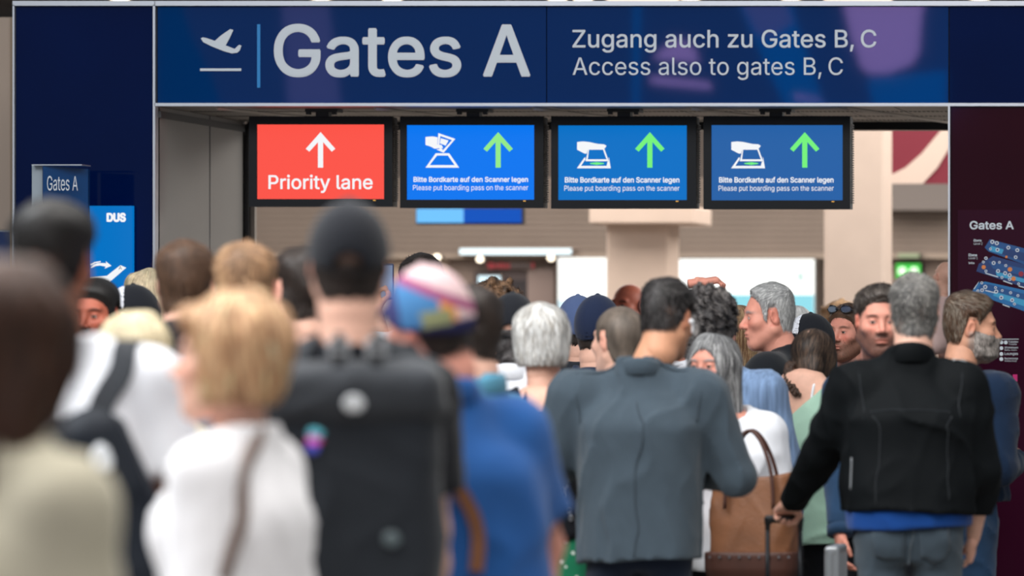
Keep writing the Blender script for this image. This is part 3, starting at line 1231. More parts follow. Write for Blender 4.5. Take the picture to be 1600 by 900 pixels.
        q = [(i * m_ + j, i * m_ + (j + 1) % m_, (i + 1) * m_ + (j + 1) % m_, (i + 1) * m_ + j) for i in range(n) for j in range(m_)]
        cb.add(ring, q)
        cb.build('collar', cm, I['root'], smooth=True)
    return o


def trousers(I, m, kind='trousers', seed=1, amp=0.006, res=0.024, label=None, waist=1.0):
    k, sp, px, py = I['k'], I['spine'], I['px'], I['py']
    be = I['belly']
    top = 1.00 * k * waist
    f = Field((px - .30 * k, py - .24 * k, 0.05), (px + .30 * k, py + .24 * k, top + 0.05), res)
    fem = I['female']
    w = .172 if fem else .162
    if kind == 'skirt':
        f.put(loft([.35 * k, .60 * k, .80 * k, .92 * k, top], [.25 * k, .225 * k, .20 * k, .178 * k, .145 * k],
                   [.20 * k, .18 * k, .16 * k, .135 * k, .11 * k], [px] * 5, [py] * 5))
        f.disp(lambda x, y, z: 0.016 * np.sin(16 * np.arctan2(y - py, x - px) + 3 * z) * sst(0.9 * k, 0.5 * k, z))
    else:
        f.put(loft([.80 * k, .88 * k, .95 * k, top], [w * .92 * k * be, w * 1.02 * k * be, w * k * be, .150 * k * be], [.10 * k, .122 * k * be, .118 * k * be, .108 * k * be],
                   [px] * 4, [py - 0.004] * 4))
        for sx in (-1, 1):
            f.put(ell((px + sx * .075 * k, py - .055 * k, .885 * k), (.080 * k, .075 * k, .090 * k)), 0.04)
            hp, kn, an = (px + sx * .085 * k, py - .005, .86 * k), (px + sx * .097 * k, py + .012, .50 * k), (px + sx * .10 * k, py - .012, .09)
            f.put(cone(hp, kn, .090 * k, .068 * k), 0.025)
            f.put(cone(kn, an, .068 * k, .052 * k, True), 0.03)
        f.put(rbox((px, py, .55 * k), (0.004, 0.2, .255 * k), 0.002), 0.012, 's')
    f.disp(folds(seed + 31, amp, 30, (1, 1, 1.3)))
    V, Q = f.mesh()
    o = MB().add(V, Q).build('skirt' if kind == 'skirt' else 'trousers', m, I['root'], smooth=True)
    if label:
        o['label'] = label
    I['bottom'] = o
    return o


_shoe = []


def shoes(I, m):
    if not _shoe:
        f = Field((-0.06, -0.12, -0.004), (0.06, 0.22, 0.14), 0.012)
        f.put(ell((0, -0.03, 0.045), (0.040, 0.062, 0.05)))
        f.put(ell((0, 0.09, 0.030), (0.048, 0.100, 0.036)), 0.04)
        f.put(cone((0, -0.03, 0.05), (0, -0.03, 0.12), 0.040, 0.040, True), 0.02)
        f.put(rbox((0, 0.05, 0.012), (0.048, 0.145, 0.012), 0.01), 0.01)
        f.cut(lambda x, y, z: 0.002 - z + 0 * x + 0 * y)
        _shoe.extend(f.mesh())
    for sx in (-1, 1):
        V = _shoe[0] - np.array([0, 0, _shoe[0][:, 2].min()])
        a = sx * -0.12
        c, s_ = math.cos(a), math.sin(a)
        V = V @ np.array([[c, s_, 0], [-s_, c, 0], [0, 0, 1]])
        V = V * np.array([1, 1, 1]) + np.array([I['px'] + sx * .10 * I['k'], I['py'] - 0.01, 0])
        MB().add(V, _shoe[1]).build('shoe', m, I['root'], smooth=True)


def make_cap(I, m, opening=True, colfn=None, brim=True, strap=True, back=0.0, panel=None, brim_m=None, turn=0, low=0.0):
    """peaked cap fitted to the head, worn with the peak forward (turn degrees otherwise)"""
    hf, HM = I['hf'], I['HM']
    TM = rot(0, 0, turn)
    f = Field((-0.12, -0.14, -0.06), (0.12, 0.22, 0.17), 0.0052)
    f.put(ell((0, -0.013, 0.016), (0.088, 0.106, 0.118)))
    f.cut(lambda x, y, z: ((0.012 - low) + 0.30 * (y + 0.0) - z) + 0 * x)
    f.put(ell((0, -0.013, 0.010), (0.0795, 0.0975, 0.109)), 0.002, 's')
    # seams of the crown panels
    f.disp(lambda x, y, z: 0.0012 * np.exp(-((np.abs(x) + np.abs(z - 1) * 0) / 0.003) ** 2) + 0.0010 * np.exp(-((np.abs(x) - 0.9 * np.abs(y + 0.01)) / 0.003) ** 2) + 0 * z)
    if opening:
        f.put(ell((0, -0.115, -0.018), (0.034, 0.05, 0.036)), 0.003, 's')
    if brim:
        f.put(ell((0, 0.112, 0.040), (0.070, 0.075, 0.0065), rot(-14)), 0.004)
        f.disp(lambda x, y, z: 0.25 * x * x * (y > 0.09) * 1.0 + 0 * z)
    f.put(ell((0, -0.013, 0.134), (0.009, 0.009, 0.006)), 0.002)
    V, Q = f.mesh()
    o = MB().add(V, Q, colfn(V) if colfn else None).build('cap', m, I['root'], smooth=True, M=HM @ TM)
    if strap and opening:
        b = MB()
        n = 14
        pts = []
        for i in range(n):
            a = -0.50 + 1.0 * i / (n - 1)
            pts.append((0.079 * math.sin(a), -0.013 - 0.101 * math.cos(a), -0.024))
        b.tube(pts, 0.008, 6, flat=0.25)
        b.build('cap_strap', m, I['root'], smooth=True, M=HM @ TM)
    if panel:
        g = Field((-0.12, -0.02, 0.0), (0.12, 0.14, 0.15), 0.0048)
        g.put(ell((0, -0.013, 0.016), (0.0895, 0.1075, 0.1195)))
        g.cut(lambda x, y, z: ((0.022) + 0.30 * y - z) + 0 * x)
        g.cut(lambda x, y, z: 0.6 * np.abs(x) + 0.02 - y + 0 * z)
        g.put(ell((0, -0.013, 0.014), (0.085, 0.103, 0.115)), 0.0, 's')
        V, Q = g.mesh()
        q = MB().add(V, Q).build('front_panel', panel, I['root'], smooth=True, M=HM @ TM)
    I['cap'] = o
    return o


def seam(I, obj, pts, r=0.0022, m=None, name='seam'):
    """stitched seam: a thin cord laid on the surface of a garment"""
    me = obj.data
    from mathutils.bvhtree import BVHTree
    if 'bvh' not in I:
        I['bvh'] = {}
    if obj.name not in I['bvh']:
        I['bvh'][obj.name] = BVHTree.FromPolygons([v.co for v in me.vertices], [p.vertices for p in me.polygons])
    t = I['bvh'][obj.name]
    out = []
    for i in range(len(pts) - 1):
        a, b = Vector(pts[i]), Vector(pts[i + 1])
        n = max(2, int((b - a).length / 0.012))
        for j in range(n + (i == len(pts) - 2)):
            p = a.lerp(b, j / n)
            q = t.find_nearest(p)
            if q[0] is not None:
                out.append(q[0] + q[1] * (r * 0.3))
    if len(out) < 3:
        return None
    sm = out
    for _ in range(6):
        sm = [sm[0]] + [(sm[i - 1] + sm[i] * 2 + sm[i + 1]) / 4 for i in range(1, len(sm) - 1)] + [sm[-1]]
    return MB().tube(sm, r, 5).build(name, m, I['root'], smooth=True)


def loc(I, px, py, dy=0.0):
    """a point of the photograph at the figure's depth (+dy) in the figure's own frame"""
    Y = I['Y'] + dy
    r = I['root']
    M = Matrix.Translation(r.location) @ Matrix.Rotation(r.rotation_euler.z, 4, 'Z')
    return M.inverted() @ P(px, py, Y)


def bvh(o):
    from mathutils.bvhtree import BVHTree
    return BVHTree.FromPolygons([v.co for v in o.data.vertices], [p.vertices for p in o.data.polygons])


def decal(I, obj, c, u, v, m, name, off=0.002, n=7, shape='rect', parent=None, M=None):
    """a flat piece (patch, pocket, badge) that follows the surface of a garment"""
    t = bvh(obj)
    c, u, v = Vector(c), Vector(u), Vector(v)
    pts, ok = [], []
    for i in range(n + 1):
        for j in range(n + 1):
            a, b = 2 * i / n - 1, 2 * j / n - 1
            if shape == 'round':
                a, b = a * math.sqrt(1 - b * b / 2), b * math.sqrt(1 - a * a / 2)
            if shape == 'pocket' and b < -0.4:
                b = b + 0.35 * abs(a) * (-b - 0.4)
            q = t.find_nearest(c + u * a + v * b)
            pts.append(q[0] + q[1] * off)
    f = [(i * (n + 1) + j, (i + 1) * (n + 1) + j, (i + 1) * (n + 1) + j + 1, i * (n + 1) + j + 1) for i in range(n) for j in range(n)]
    o = MB().add(pts, f).build(name, m, parent or I['root'], smooth=True, M=M)
    md = o.modifiers.new('thickness', 'SOLIDIFY')
    md.thickness = off * 1.2
    md.offset = 0
    return o


def bag(I, name, label, cat, at, rz=None):
    """a bag is a thing of its own; returns its root and the shift from the wearer's frame"""
    r = I['root']
    M = Matrix.Translation(r.location) @ Matrix.Rotation(r.rotation_euler.z, 4, 'Z')
    w = M @ Vector(at)
    e = empty(name, w, r.rotation_euler.z)
    tag(e, label, cat)
    return e, Matrix.Translation(-Vector(at))


def sdf_part(name, m, parent, lo, hi, h, prims, M=None, fold=None, cuts=()):
    f = Field(lo, hi, h)
    for p in prims:
        f.put(p[0], p[1] if len(p) > 1 else 0.0, p[2] if len(p) > 2 else 'u')
    if fold:
        f.disp(fold)
    for c in cuts:
        f.cut(c)
    V, Q = f.mesh()
    return MB().add(V, Q).build(name, m, parent, smooth=True, M=M)


def strap_on(I, obj, pts, width, thick, m, name, parent, M, off=0.004):
    """flat strap laid over a garment along rough points"""
    t = bvh(obj)
    out, nn = [], []
    for i in range(len(pts) - 1):
        a, b = Vector(pts[i]), Vector(pts[i + 1])
        n = max(2, int((b - a).length / 0.02))
        for j in range(n + (i == len(pts) - 2)):
            q = t.find_nearest(a.lerp(b, j / n))
            out.append(q[0] + q[1] * off)
            nn.append(q[1])
    for _ in range(3):
        out = [out[0]] + [(out[i - 1] + out[i] + out[i + 1]) / 3 for i in range(1, len(out) - 1)] + [out[-1]]
        nn = [nn[0]] + [(nn[i - 1] + nn[i] + nn[i + 1]).normalized() for i in range(1, len(nn) - 1)] + [nn[-1]]
    vs = []
    for i, p in enumerate(out):
        d = (out[min(i + 1, len(out) - 1)] - out[max(i - 1, 0)]).normalized()
        s_ = d.cross(nn[i]).normalized() * (width / 2)
        n_ = nn[i] * (thick / 2)
        vs += [p - s_ - n_, p + s_ - n_, p + s_ + n_ * 1.6, p - s_ + n_ * 1.6]
    f = [(i * 4 + j, i * 4 + (j + 1) % 4, i * 4 + 4 + (j + 1) % 4, i * 4 + 4 + j) for i in range(len(out) - 1) for j in range(4)]
    return MB().add(vs, f).build(name, m, parent, M=M)
# ------------------------------------------------------------------ the place
YP = 23.5           # plane of the portal front
YB = 25.2           # back of the portal passage
M_TRIM = mat('aluminium', (196, 200, 208), rough=0.38, metal=0.6)
M_BLUE = mat('blue_glass', (0, 44, 102), rough=0.025, spec=0.25, var=0.06, vscale=0.8)
M_BLUED = mat('dark_blue_glass', (1, 20, 66), rough=0.025, spec=0.15, var=0.15, vscale=1.2)
M_MAROON = mat('maroon_glass', (46, 6, 22), rough=0.06, spec=0.2, var=0.15, vscale=1.2)
M_GREY = mat('grey_panel', (150, 146, 142), rough=0.55, var=0.03, vscale=2)
M_LET = mat('sign_lettering', (214, 222, 230), rough=0.5)
M_BEIGE = mat('beige_plaster', (196, 176, 160), rough=0.85, var=0.04, vscale=2)
M_TAUPE = mat('taupe_slat', (142, 128, 118), rough=0.75, var=0.05, vscale=3)
M_BLACK = mat('black_metal', (22, 25, 30), rough=0.45)
M_DARKC = mat('dark_ceiling', (52, 44, 40), rough=0.9, var=0.1, vscale=2)

box('floor', (-30, -4, -0.1), (16, 52, 0), mat('terrazzo', (120, 114, 108), rough=0.35, var=0.12, vscale=30))['kind'] = 'structure'


def struct(o):
    o['kind'] = 'structure'
    return o


ztop, zbot, ztr = Z(8, YP), Z(164, YP), Z(5, YP)
# header band, built as its glass panes behind aluminium edges
hd = empty('sign_header', (X(860, YP), YP, zbot))
tag(hd, 'wide dark blue overhead sign band reading Gates A with a departing plane symbol', 'sign')
M0 = Matrix.Translation(-Vector(hd.location))


def hpart(name, lo, hi, m, bevel=0.0):
    lo = M0 @ Vector(lo)
    hi = M0 @ Vector(hi)
    return box(name, lo, hi, m, hd, bevel)


hpart('housing', (X(243, YP), YP + .03, zbot), (X(1900, YP), YP + .35, ztop), M_BLACK)
for i, (a, b) in enumerate(((246, 853.4), (854.6, 1482), (1483.4, 1900))):
    hpart('glass_pane', (X(a, YP), YP, zbot + .006), (X(b, YP), YP + .03, ztop - .006), M_BLUE if i < 2 else M_BLUED, .002)
hpart('edge_profile', (X(243, YP), YP - .02, ztop - .004), (X(1900, YP), YP + .36, ztop + .018), M_TRIM)
hpart('edge_profile', (X(243, YP), YP - .02, zbot - .006), (X(1900, YP), YP + .04, zbot + .008), M_TRIM)


def htext(s, a, b, base, cap, bold=0.0, m=M_LET):
    o = text(s, X(a, YP) - hd.location.x, X(b, YP) - hd.location.x, Z(base, YP) - zbot, -0.003, m, hd, bold, zcap=Z(cap, YP) - zbot)
    return o


htext('Gates A', 430, 827, 118, 40, 0.013)
htext('Zugang auch zu Gates B,\u2009C', 895, 1369, 74, 47, 0.008)
htext('Access also to gates B,\u2009C', 895, 1317, 117, 90, -0.004)
hpart('blue_bar', (X(402, YP), YP - .004, Z(137, YP)), (X(407, YP), YP, Z(38, YP)), mat('sky_blue', (0, 132, 206), rough=.4))
hpart('runway_line', (X(313, YP), YP - .004, Z(111, YP)), (X(377, YP), YP, Z(107, YP)), M_LET)


def outl(pts, Y, off=(0, 0)):
    return [(X(x, Y) - off[0], Z(y, Y) - off[1]) for x, y in pts]


plane = [(314, 60), (317, 58.5), (323, 59.5), (336, 64), (345, 56), (360, 45.5), (365, 47), (359, 60), (353, 71), (367, 76.5), (374, 70), (377.5, 71.5), (375, 79), (371, 82.5), (362, 83.5), (350, 80), (330, 72), (318, 66)]
MB().poly(outl(plane, YP, (hd.location.x, zbot)), -.005, -.001).build('plane_symbol', M_LET, hd)

# pylons left and right
lp = empty('wall_pylon', (X(131, YP), YP, 0))
lp.name = 'wall_left'
struct(lp)
x0 = lp.location.x


def lpart(name, a, b, y0, y1, z0, z1, m):
    return box(name, (X(a, YP) - x0, y0, z0), (X(b, YP) - x0, y1, z1), m, lp)


lpart('core', 22, 243, .03, 1.7, 0, ztop, M_BLUED)
for i, (z0_, z1_) in enumerate(((0, 1.0), (1.004, ztop))):
    lpart('glass_pane', 25, 240, 0, .03, z0_, z1_, M_BLUED)
lpart('edge_profile', 21.5, 24.3, -.02, .06, 0, ztop, M_TRIM)
lpart('edge_profile', 240.5, 244, -.02, .06, 0, ztop, M_TRIM)
lpart('edge_profile', 21.5, 244, -.02, .36, ztop - .004, ztop + .018, M_TRIM)
rp = struct(empty('wall_right', (X(1700, YP), YP, 0)))
x0r = rp.location.x
for name, a, b, y0, y1, z0, z1, m in (('core', 1482, 1900, .03, .5, 0, zbot - .006, M_MAROON), ('glass_pane', 1485.5, 1900, 0, .03, 0, zbot - .008, M_MAROON),
                                      ('edge_profile', 1482, 1485, -.02, .06, 0, zbot - .006, M_TRIM)):
    box(name, (X(a, YP) - x0r, y0, z0), (X(b, YP) - x0r, y1, z1), m, rp)

# passage: grey reveal with joints, slatted soffit, dark header frame
rv = struct(empty('trim_1', (X(244, YP), YP + .85, 0)))
xr = X(244, YP)
zs = zbot - .006
for a, b in ((0.04, 0.99), (1.01, 1.66)):
    ms = M_GREY
    box('wall_panel', (xr - .04 - rv.location.x, a - .85, 0), (xr - rv.location.x, b - .85, zs), ms, rv)
box('cornice', (0.0, -.81, zs - .05), (.012, .80, zs - .02), mat('dark_grey', (74, 74, 76)), rv)
sf = struct(empty('ceiling', (X(860, YP), YP + .85, zs)))
M_SOF = mat('soffit_metal', (140, 134, 128), rough=0.5, var=.03)
xs0, xs1 = X(244, YP) - sf.location.x, X(1483, YP) - sf.location.x
n = 14
for i in range(n):
    a = xs0 + (xs1 - xs0) * i / n
    b = xs0 + (xs1 - xs0) * (i + 1) / n
    o = box('ceiling_panel', (a + .004, -.8, .0), (b - .004, .84, .03), M_SOF, sf)
mb = MB()
for i in range(0, 170):
    a = xs0 + .03 + (xs1 - xs0 - .06) * i / 170
    for yy in (-.35, .15, .6):
        mb.box((a, yy, -.002), (a + .012, yy + .05, .001))
tag(mb.build('vent_perforation', mat('dark_slot', (60, 56, 54)), sf), kind='stuff')
for i in range(5):
    a = xs0 + (xs1 - xs0) * (i * .2 + .07)
    MB().tube([(a, -.75, -.003), (a + .32, .82, -.003)], .009, 4).build('ceiling_joint', mat('pale_joint', (196, 186, 176)), sf)
fr = struct(empty('door_1', (X(860, YB), YB, 0)))
xf = fr.location.x
ztf = Z(194, YB)
zbf = Z(203, YB)
M_FR = mat('door_frame', (20, 22, 26), rough=.35)
box('lintel', (X(386, YB) - xf, 0, zbf), (X(1500, YB) - xf, .12, ztf + .03), M_FR, fr)
box('lintel_fascia', (X(386, YB) - xf, -.02, ztf + .035), (X(1500, YB) - xf, .14, zs + .03), mat('fascia', (98, 94, 90)), fr)
for a, b in ((380.5, 384), (386, 391)):
    box('jamb', (X(a, YB) - xf, -.04, 0), (X(b, YB) - xf, .10, ztf), M_FR, fr)
box('jamb', (X(391.4, YB) - xf, -.0, 0), (X(398, YB) - xf, .04, ztf), mat('jamb_light', (170, 160, 150)), fr)

# ------------------------------------------------------------------ hanging monitors
YM = 23.75
M_CASE = mat('monitor_case', (11, 15, 22), rough=.5, spec=.25)
M_VENT = mat('monitor_vent', (92, 84, 78), rough=.6)
M_WHITE = emat('screen_white', (250, 252, 255), .95)
M_GREEN = emat('screen_green', (120, 248, 128), .95)
M_GREEN2 = emat('screen_lime', (150, 240, 140), .95)


def arrow(cx, m, t, ox, oz, Y):
    pts = [(cx, 207), (cx + 22, 231), (cx + 22, 236), (cx + 18.5, 238.5), (cx + 3.4, 223), (cx + 3.4, 262), (cx - 3.4, 262), (cx - 3.4, 223), (cx - 18.5, 238.5), (cx - 22, 236), (cx - 22, 231)]
    pts = [(cx, 206.5), (cx + 23, 232.5), (cx + 17.5, 237), (cx + 4, 222), (cx + 4, 262), (cx - 4, 262), (cx - 4, 222), (cx - 17.5, 237), (cx - 23, 232.5)]
    return MB().poly(outl(pts, Y, (ox, oz)), -.003, -.001).build('arrow_symbol', m, t)


def frame_poly(mb, out, inn, Y, off, y0=-.003, y1=-.001):
    """outline band between two loops of the same length"""
    a, b = outl(out, Y, off), outl(inn, Y, off)
    n = len(a)
    v = [(p[0], y0, p[1]) for p in a] + [(p[0], y0, p[1]) for p in b] + [(p[0], y1, p[1]) for p in a] + [(p[0], y1, p[1]) for p in b]
    f = []
    for i in range(n):
        j = (i + 1) % n
        f += [(i, j, n + j, n + i), (2 * n + i, 3 * n + i, 3 * n + j, 2 * n + j), (i, 2 * n + i, 2 * n + j, j), (n + i, n + j, 3 * n + j, 3 * n + i)]
    mb.add(v, f)


monitors = [
    (389, 613, 182, 323, 401.5, 600, 194.5, 311, (252, 84, 72), 1.0, 'hanging monitor with red screen reading Priority lane under a white arrow'),
    (625, 849, 182, 325, 635.5, 834.5, 195.5, 312, (0, 118, 240), 1.0, 'hanging monitor beside the red one, bright blue, hand holding a card over a scanner'),
    (861, 1087.5, 182, 326, 872, 1073, 196, 312.5, (0, 116, 204), .93, 'third hanging monitor from the left, mid blue with a green arrow'),
    (1099, 1328.5, 181.5, 327, 1111.5, 1316.5, 195.5, 313, (38, 100, 172), .92, 'rightmost hanging monitor, dull steel blue with a green arrow'),
]
for i, (a, b, t, d, sa, sb, st, sd, col, es, lab) in enumerate(monitors):
    mo = empty('hanging_monitor', (X((a + b) / 2, YM), YM, Z(d, YM)))
    tag(mo, lab, 'monitor', 'monitors hanging in the gateway')
    ox, oz = mo.location.x, mo.location.z
    zt = Z(t, YM) - oz
    zt2, zb2, xa, xb = Z(st, YM) - oz, Z(sd, YM) - oz, X(sa, YM) - ox, X(sb, YM) - ox
    XA, XB = X(a, YM) - ox, X(b, YM) - ox
    bz = MB()
    for lo, hi in (((XA, 0, zt2), (XB, .03, zt)), ((XA, 0, 0), (XB, .03, zb2)), ((XA, 0, zb2), (xa, .03, zt2)), ((xb, 0, zb2), (XB, .03, zt2))):
        bz.box(lo, hi)
    bz.build('bezel', M_CASE, mo)
    box('case', (XA + .004, .03, .002), (XB - .004, .13, zt - .002), M_CASE, mo)
    vm = MB()
    for q in range(34):
        z0_ = .03 + (zt - .06) * q / 34
        vm.box((XB - .004, .04, z0_), (XB + .003, .125, z0_ + .006))
        vm.box((XA - .003, .04, z0_), (XA + .004, .125, z0_ + .006))
    tag(vm.build('side_vent', M_VENT, mo), kind='stuff')
    box('screen', (xa, .008, zb2), (xb, .02, zt2), emat('screen_%d' % i, col, es), mo)
    box('status_lamp', (X(sb - 17, YM) - ox, -.002, zb2 - .008), (X(sb - 13, YM) - ox, .001, zb2 - .004), emat('led', (255, 190, 90), 1), mo)
    xm = X(a + 112, YM) - ox
    box('mount_pole', (xm - .03, .03, zt - .004), (xm + .03, .10, zs - oz - .012), M_BLACK, mo)
    box('mount_plate', (xm - .075, .01, zs - oz - .014), (xm + .075, .13, zs - oz - .001), M_BLACK, mo)
    for q in (-1, 1):
        box('mount_bolt', (xm + q * .06 - .01, .005, zs - oz - .026), (xm + q * .06 + .01, .03, zs - oz - .013), M_BLACK, mo)

    def T(s, p0, p1, base, cap, bold):
        return text(s, X(p0, YM) - ox, X(p1, YM) - ox, Z(base, YM) - oz, .004, M_WHITE, mo, bold, zcap=Z(cap, YM) - oz, thick=.001)
    off = (ox, oz)
    if i == 0:
        T('Priority lane', 419.5, 581.5, 295, 274, .012)
        arrow(501, M_WHITE, mo, ox, oz, YM)
    else:
        dx = (0, 0, 236.5, 477.5)[i]
        T('Bitte Bordkarte auf den Scanner legen', 646 + dx, 824.5 + dx, 284 + (i > 1), 276.5 + (i > 1) * .5, .02)
        T('Please put boarding pass on the scanner', 645 + dx, 825.5 + dx - .5, 297 + (i > 1), 289 + (i > 1), 0.0)
        arrow((0, 778.5, 1015.5, 1257.5)[i], M_GREEN2 if i == 1 else M_GREEN, mo, ox, oz, YM)
        ic = MB()
        if i == 1:
            frame_poly(ic, [(681, 239.5), (702, 239.5), (717.5, 262), (665, 262)], [(683, 243), (700, 243), (710.5, 258), (671.5, 258)], YM, off)
            frame_poly(ic, [(685, 208), (711.5, 217), (693, 239), (684, 229)], [(688, 212.5), (706.5, 219), (692, 235), (686.5, 226)], YM, off)
            ic.poly(outl([(665, 214), (676, 213.2), (684, 214.5), (683.5, 226), (690, 226.5), (692.5, 231), (679, 232.5), (673, 229), (665, 226.5)], YM, off), -.0032, -.001)
            ic.poly(outl([(689, 216), (701, 219.5), (696.5, 227.5), (687.5, 224)], YM, off), -.003, -.001)
            ic.poly(outl([(682, 233.5), (691.5, 232.5), (691.5, 238)], YM, off), -.003, -.001)
        else:
            e = (236.5, 477.5)[i - 2] - 236.5
            frame_poly(ic, [(913.5 + e, 246), (951.5 + e, 246), (954.4 + e, 263), (901.5 + e, 263)], [(914 + e, 250), (950 + e, 250), (948 + e, 259.2), (908 + e, 259.2)], YM, off)
            # the phone over the scanner, with the tray corner lines
            bgp = MB()
            bgp.poly(outl([(914.5 + e, 240), (950.5 + e, 240), (951.5 + e, 252.5), (915 + e, 252.5)], YM, off), -.0034, -.0031)
            bgp.build('screen_field', emat('screen_%d' % i, col, es), mo)
            frame_poly(ic, [(920 + e, 231), (944 + e, 231), (951.5 + e, 252), (915 + e, 252)], [(920.5 + e, 234), (942.5 + e, 234), (948 + e, 249), (918.6 + e, 249)], YM, off, -.0045, -.0036)
            ic.poly(outl([(902 + e, 222), (911 + e, 221), (921 + e, 222), (935 + e, 225), (944 + e, 225.5), (948 + e, 228), (945.5 + e, 231.5), (941 + e, 233), (920 + e, 231.5), (917 + e, 240), (913.5 + e, 240), (902 + e, 234)], YM, off), -.006, -.0046)
            sp = MB()
            for q in range(-3, 4):
                cx_ = 933 + e + q * 3
                hgt = 3.2 - abs(q) * .6
                sp.poly(outl([(cx_ - 2.4, 255.5), (cx_, 255.5 - hgt), (cx_ + 2.4, 255.5), (cx_, 255.5 + hgt)], YM, off), -.0040, -.0038)
            sp.build('scan_spark', M_GREEN, mo)
        ic.build('scanner_symbol', M_WHITE, mo)

# ------------------------------------------------------------------ blue fin sign and lit poster on the left
bx_ = empty('fin_sign', (X(98, 23.0), 23.0, 0))
tag(bx_, 'small blue standing box sign reading Gates A with a grey left side', 'sign')
ys = 23.0
ox = bx_.location.x
MB().add([(X(67, ys) - ox, 0, 0.2), (X(128, ys) - ox, .10, 0.2), (X(128, ys) - ox, .10, Z(263, ys)), (X(67, ys) - ox, 0, Z(259, ys)),
          (X(67, ys) - ox, .03, 0.2), (X(128, ys) - ox, .13, 0.2), (X(128, ys) - ox, .13, Z(263, ys)), (X(67, ys) - ox, .03, Z(259, ys))],
         [(0, 1, 2, 3), (5, 4, 7, 6), (1, 5, 6, 2), (4, 0, 3, 7), (3, 2, 6, 7), (1, 0, 4, 5)]).build('front_plate', mat('fin_blue', (0, 62, 118), rough=.25, var=.03), bx_)
box('side_plate', (X(50, ys) - ox, .0, 0.2), (X(66.5, ys) - ox, .12, Z(258, ys)), mat('fin_side', (160, 172, 182), rough=.45), bx_)
box('cap_strip', (X(50, ys) - ox, -.006, Z(258.5, ys)), (X(128.5, ys) - ox, .14, Z(257, ys)), M_TRIM, bx_)
box('foot', (X(48, ys) - ox, -.06, 0), (X(130, ys) - ox, .2, .2), M_TRIM, bx_)
text('Gates A', X(73.5, ys) - ox, X(121.5, ys) - ox, Z(297.5, ys), .0, M_LET, bx_, .0, zcap=Z(275, ys)).rotation_euler = (0, 0, math.atan2(.10, X(128, ys) - X(67, ys)))
bx_.children[-1].location = (0, -.0, 0)
o = bx_.children[-1]
_a = math.atan2(.10, X(128, ys) - X(67, ys))
_p = Vector((X(67, ys) - ox, -.004, 0))
o.location = _p - Matrix.Rotation(_a, 3, 'Z') @ Vector((X(67, ys) - ox, 0, 0))

po = empty('lit_poster', (X(169, YP), YP - .04, 0))
tag(po, 'backlit light blue poster with white DUS lettering and a tailplane graphic', 'poster')
ox = po.location.x


def ppoly(pts, m, name, d=.001):
    MB().poly(outl(pts, YP, (ox, 0)), -d - .002, -d).build(name, m, po)


def grad_emit():
    m = emat('poster_blue', (0, 120, 205), .9)
    return m


box('light_box', (X(100, YP) - ox, .0, Z(540, YP)), (X(210, YP) - ox, .038, Z(322, YP)), grad_emit(), po)
text('DUS', X(171.5, YP) - ox, X(199.5, YP) - ox, Z(346, YP), -.004, M_WHITE, po, .06, zcap=Z(334, YP))
ppoly([(128, 436), (145, 433.5), (171, 431), (192, 414.5), (201, 418.5), (176, 440), (174, 447), (150, 446), (128, 441)], M_WHITE, 'tail_graphic')
ppoly([(144, 413), (152, 409.5), (161, 408.2), (161, 409.8), (152, 411.6), (146, 415)], M_WHITE, 'wind_line')
ppoly([(145, 418), (150, 413.5), (158, 411), (170, 411.5), (169, 408.5), (178, 415.5), (167.5, 420), (168.8, 416.8), (160, 415.2), (153, 416), (146.5, 419)], M_WHITE, 'curved_arrow')
text('A', X(189.5, YP) - ox, X(194.5, YP) - ox, Z(421.5, YP), -.006, mat('ink', (40, 50, 70)), po, .0, zcap=Z(416, YP))

# ------------------------------------------------------------------ directory map on the maroon glass
di = empty('directory_map', (X(1560, YP), YP, 0))
tag(di, 'airport floor directory printed on maroon glass headed Gates A', 'sign')
ox = di.location.x
box('directory_pane', (X(1497, YP) - ox, -.012, .3), (X(1780, YP) - ox, -.002, Z(328, YP)), mat('maroon_pane', (52, 14, 34), rough=.08, spec=.2, var=.15, vscale=1), di)


def dtext(s, a, b, base, cap, bold=0.0, m=M_LET):
    return text(s, X(a, YP) - ox, X(b, YP) - ox, Z(base, YP), -.0145, m, di, bold, zcap=Z(cap, YP))


dtext('Gates A', 1516, 1584, 358, 346, .02)
dtext('Ebene', 1522, 1534, 377.5, 374, .03)
dtext('Level 2', 1522, 1535.5, 382.5, 379, 0)
dtext('Ebene', 1514, 1527, 400.5, 396.5, .03)
dtext('Level 1', 1514, 1528, 405, 401.5, 0)
dtext('Infos', 1514, 1523, 412.5, 409.5, .03)
MB_d = [mat('map_blue_%d' % i, c, rough=.35) for i, c in enumerate(((10, 78, 140), (20, 110, 172), (8, 52, 112), (60, 160, 205)))]


def dpoly(pts, m, name='map_area', d=.0):
    return MB().poly(outl(pts, YP, (ox, 0)), -.0135 - d, -.0122 - d).build(name, m, di)


dpoly([(1547, 374), (1700, 414), (1700, 452), (1600, 413), (1545, 393), (1539, 387)], MB_d[0])
dpoly([(1549, 384), (1640, 412), (1640, 422), (1570, 398), (1546, 392)], MB_d[3], d=.0008)
dpoly([(1570, 387), (1690, 420), (1690, 438), (1566, 397)], MB_d[2], d=.0010)
dpoly([(1540, 407), (1552, 400), (1700, 440), (1700, 470), (1600, 449), (1526, 424), (1530, 412)], MB_d[2])
dpoly([(1545, 408), (1640, 428), (1640, 440), (1552, 420)], MB_d[0], d=.0008)
dpoly([(1556, 424), (1640, 446), (1640, 452), (1558, 431)], MB_d[3], d=.0010)
dpoly([(1529, 442), (1540, 440), (1700, 475), (1700, 510), (1600, 486), (1518, 457)], MB_d[1])
dpoly([(1533, 444), (1545, 444), (1640, 470), (1640, 480), (1528, 452)], MB_d[0], d=.0008)
dpoly([(1555, 456), (1620, 474), (1616, 484), (1552, 462)], MB_d[3], d=.0010)
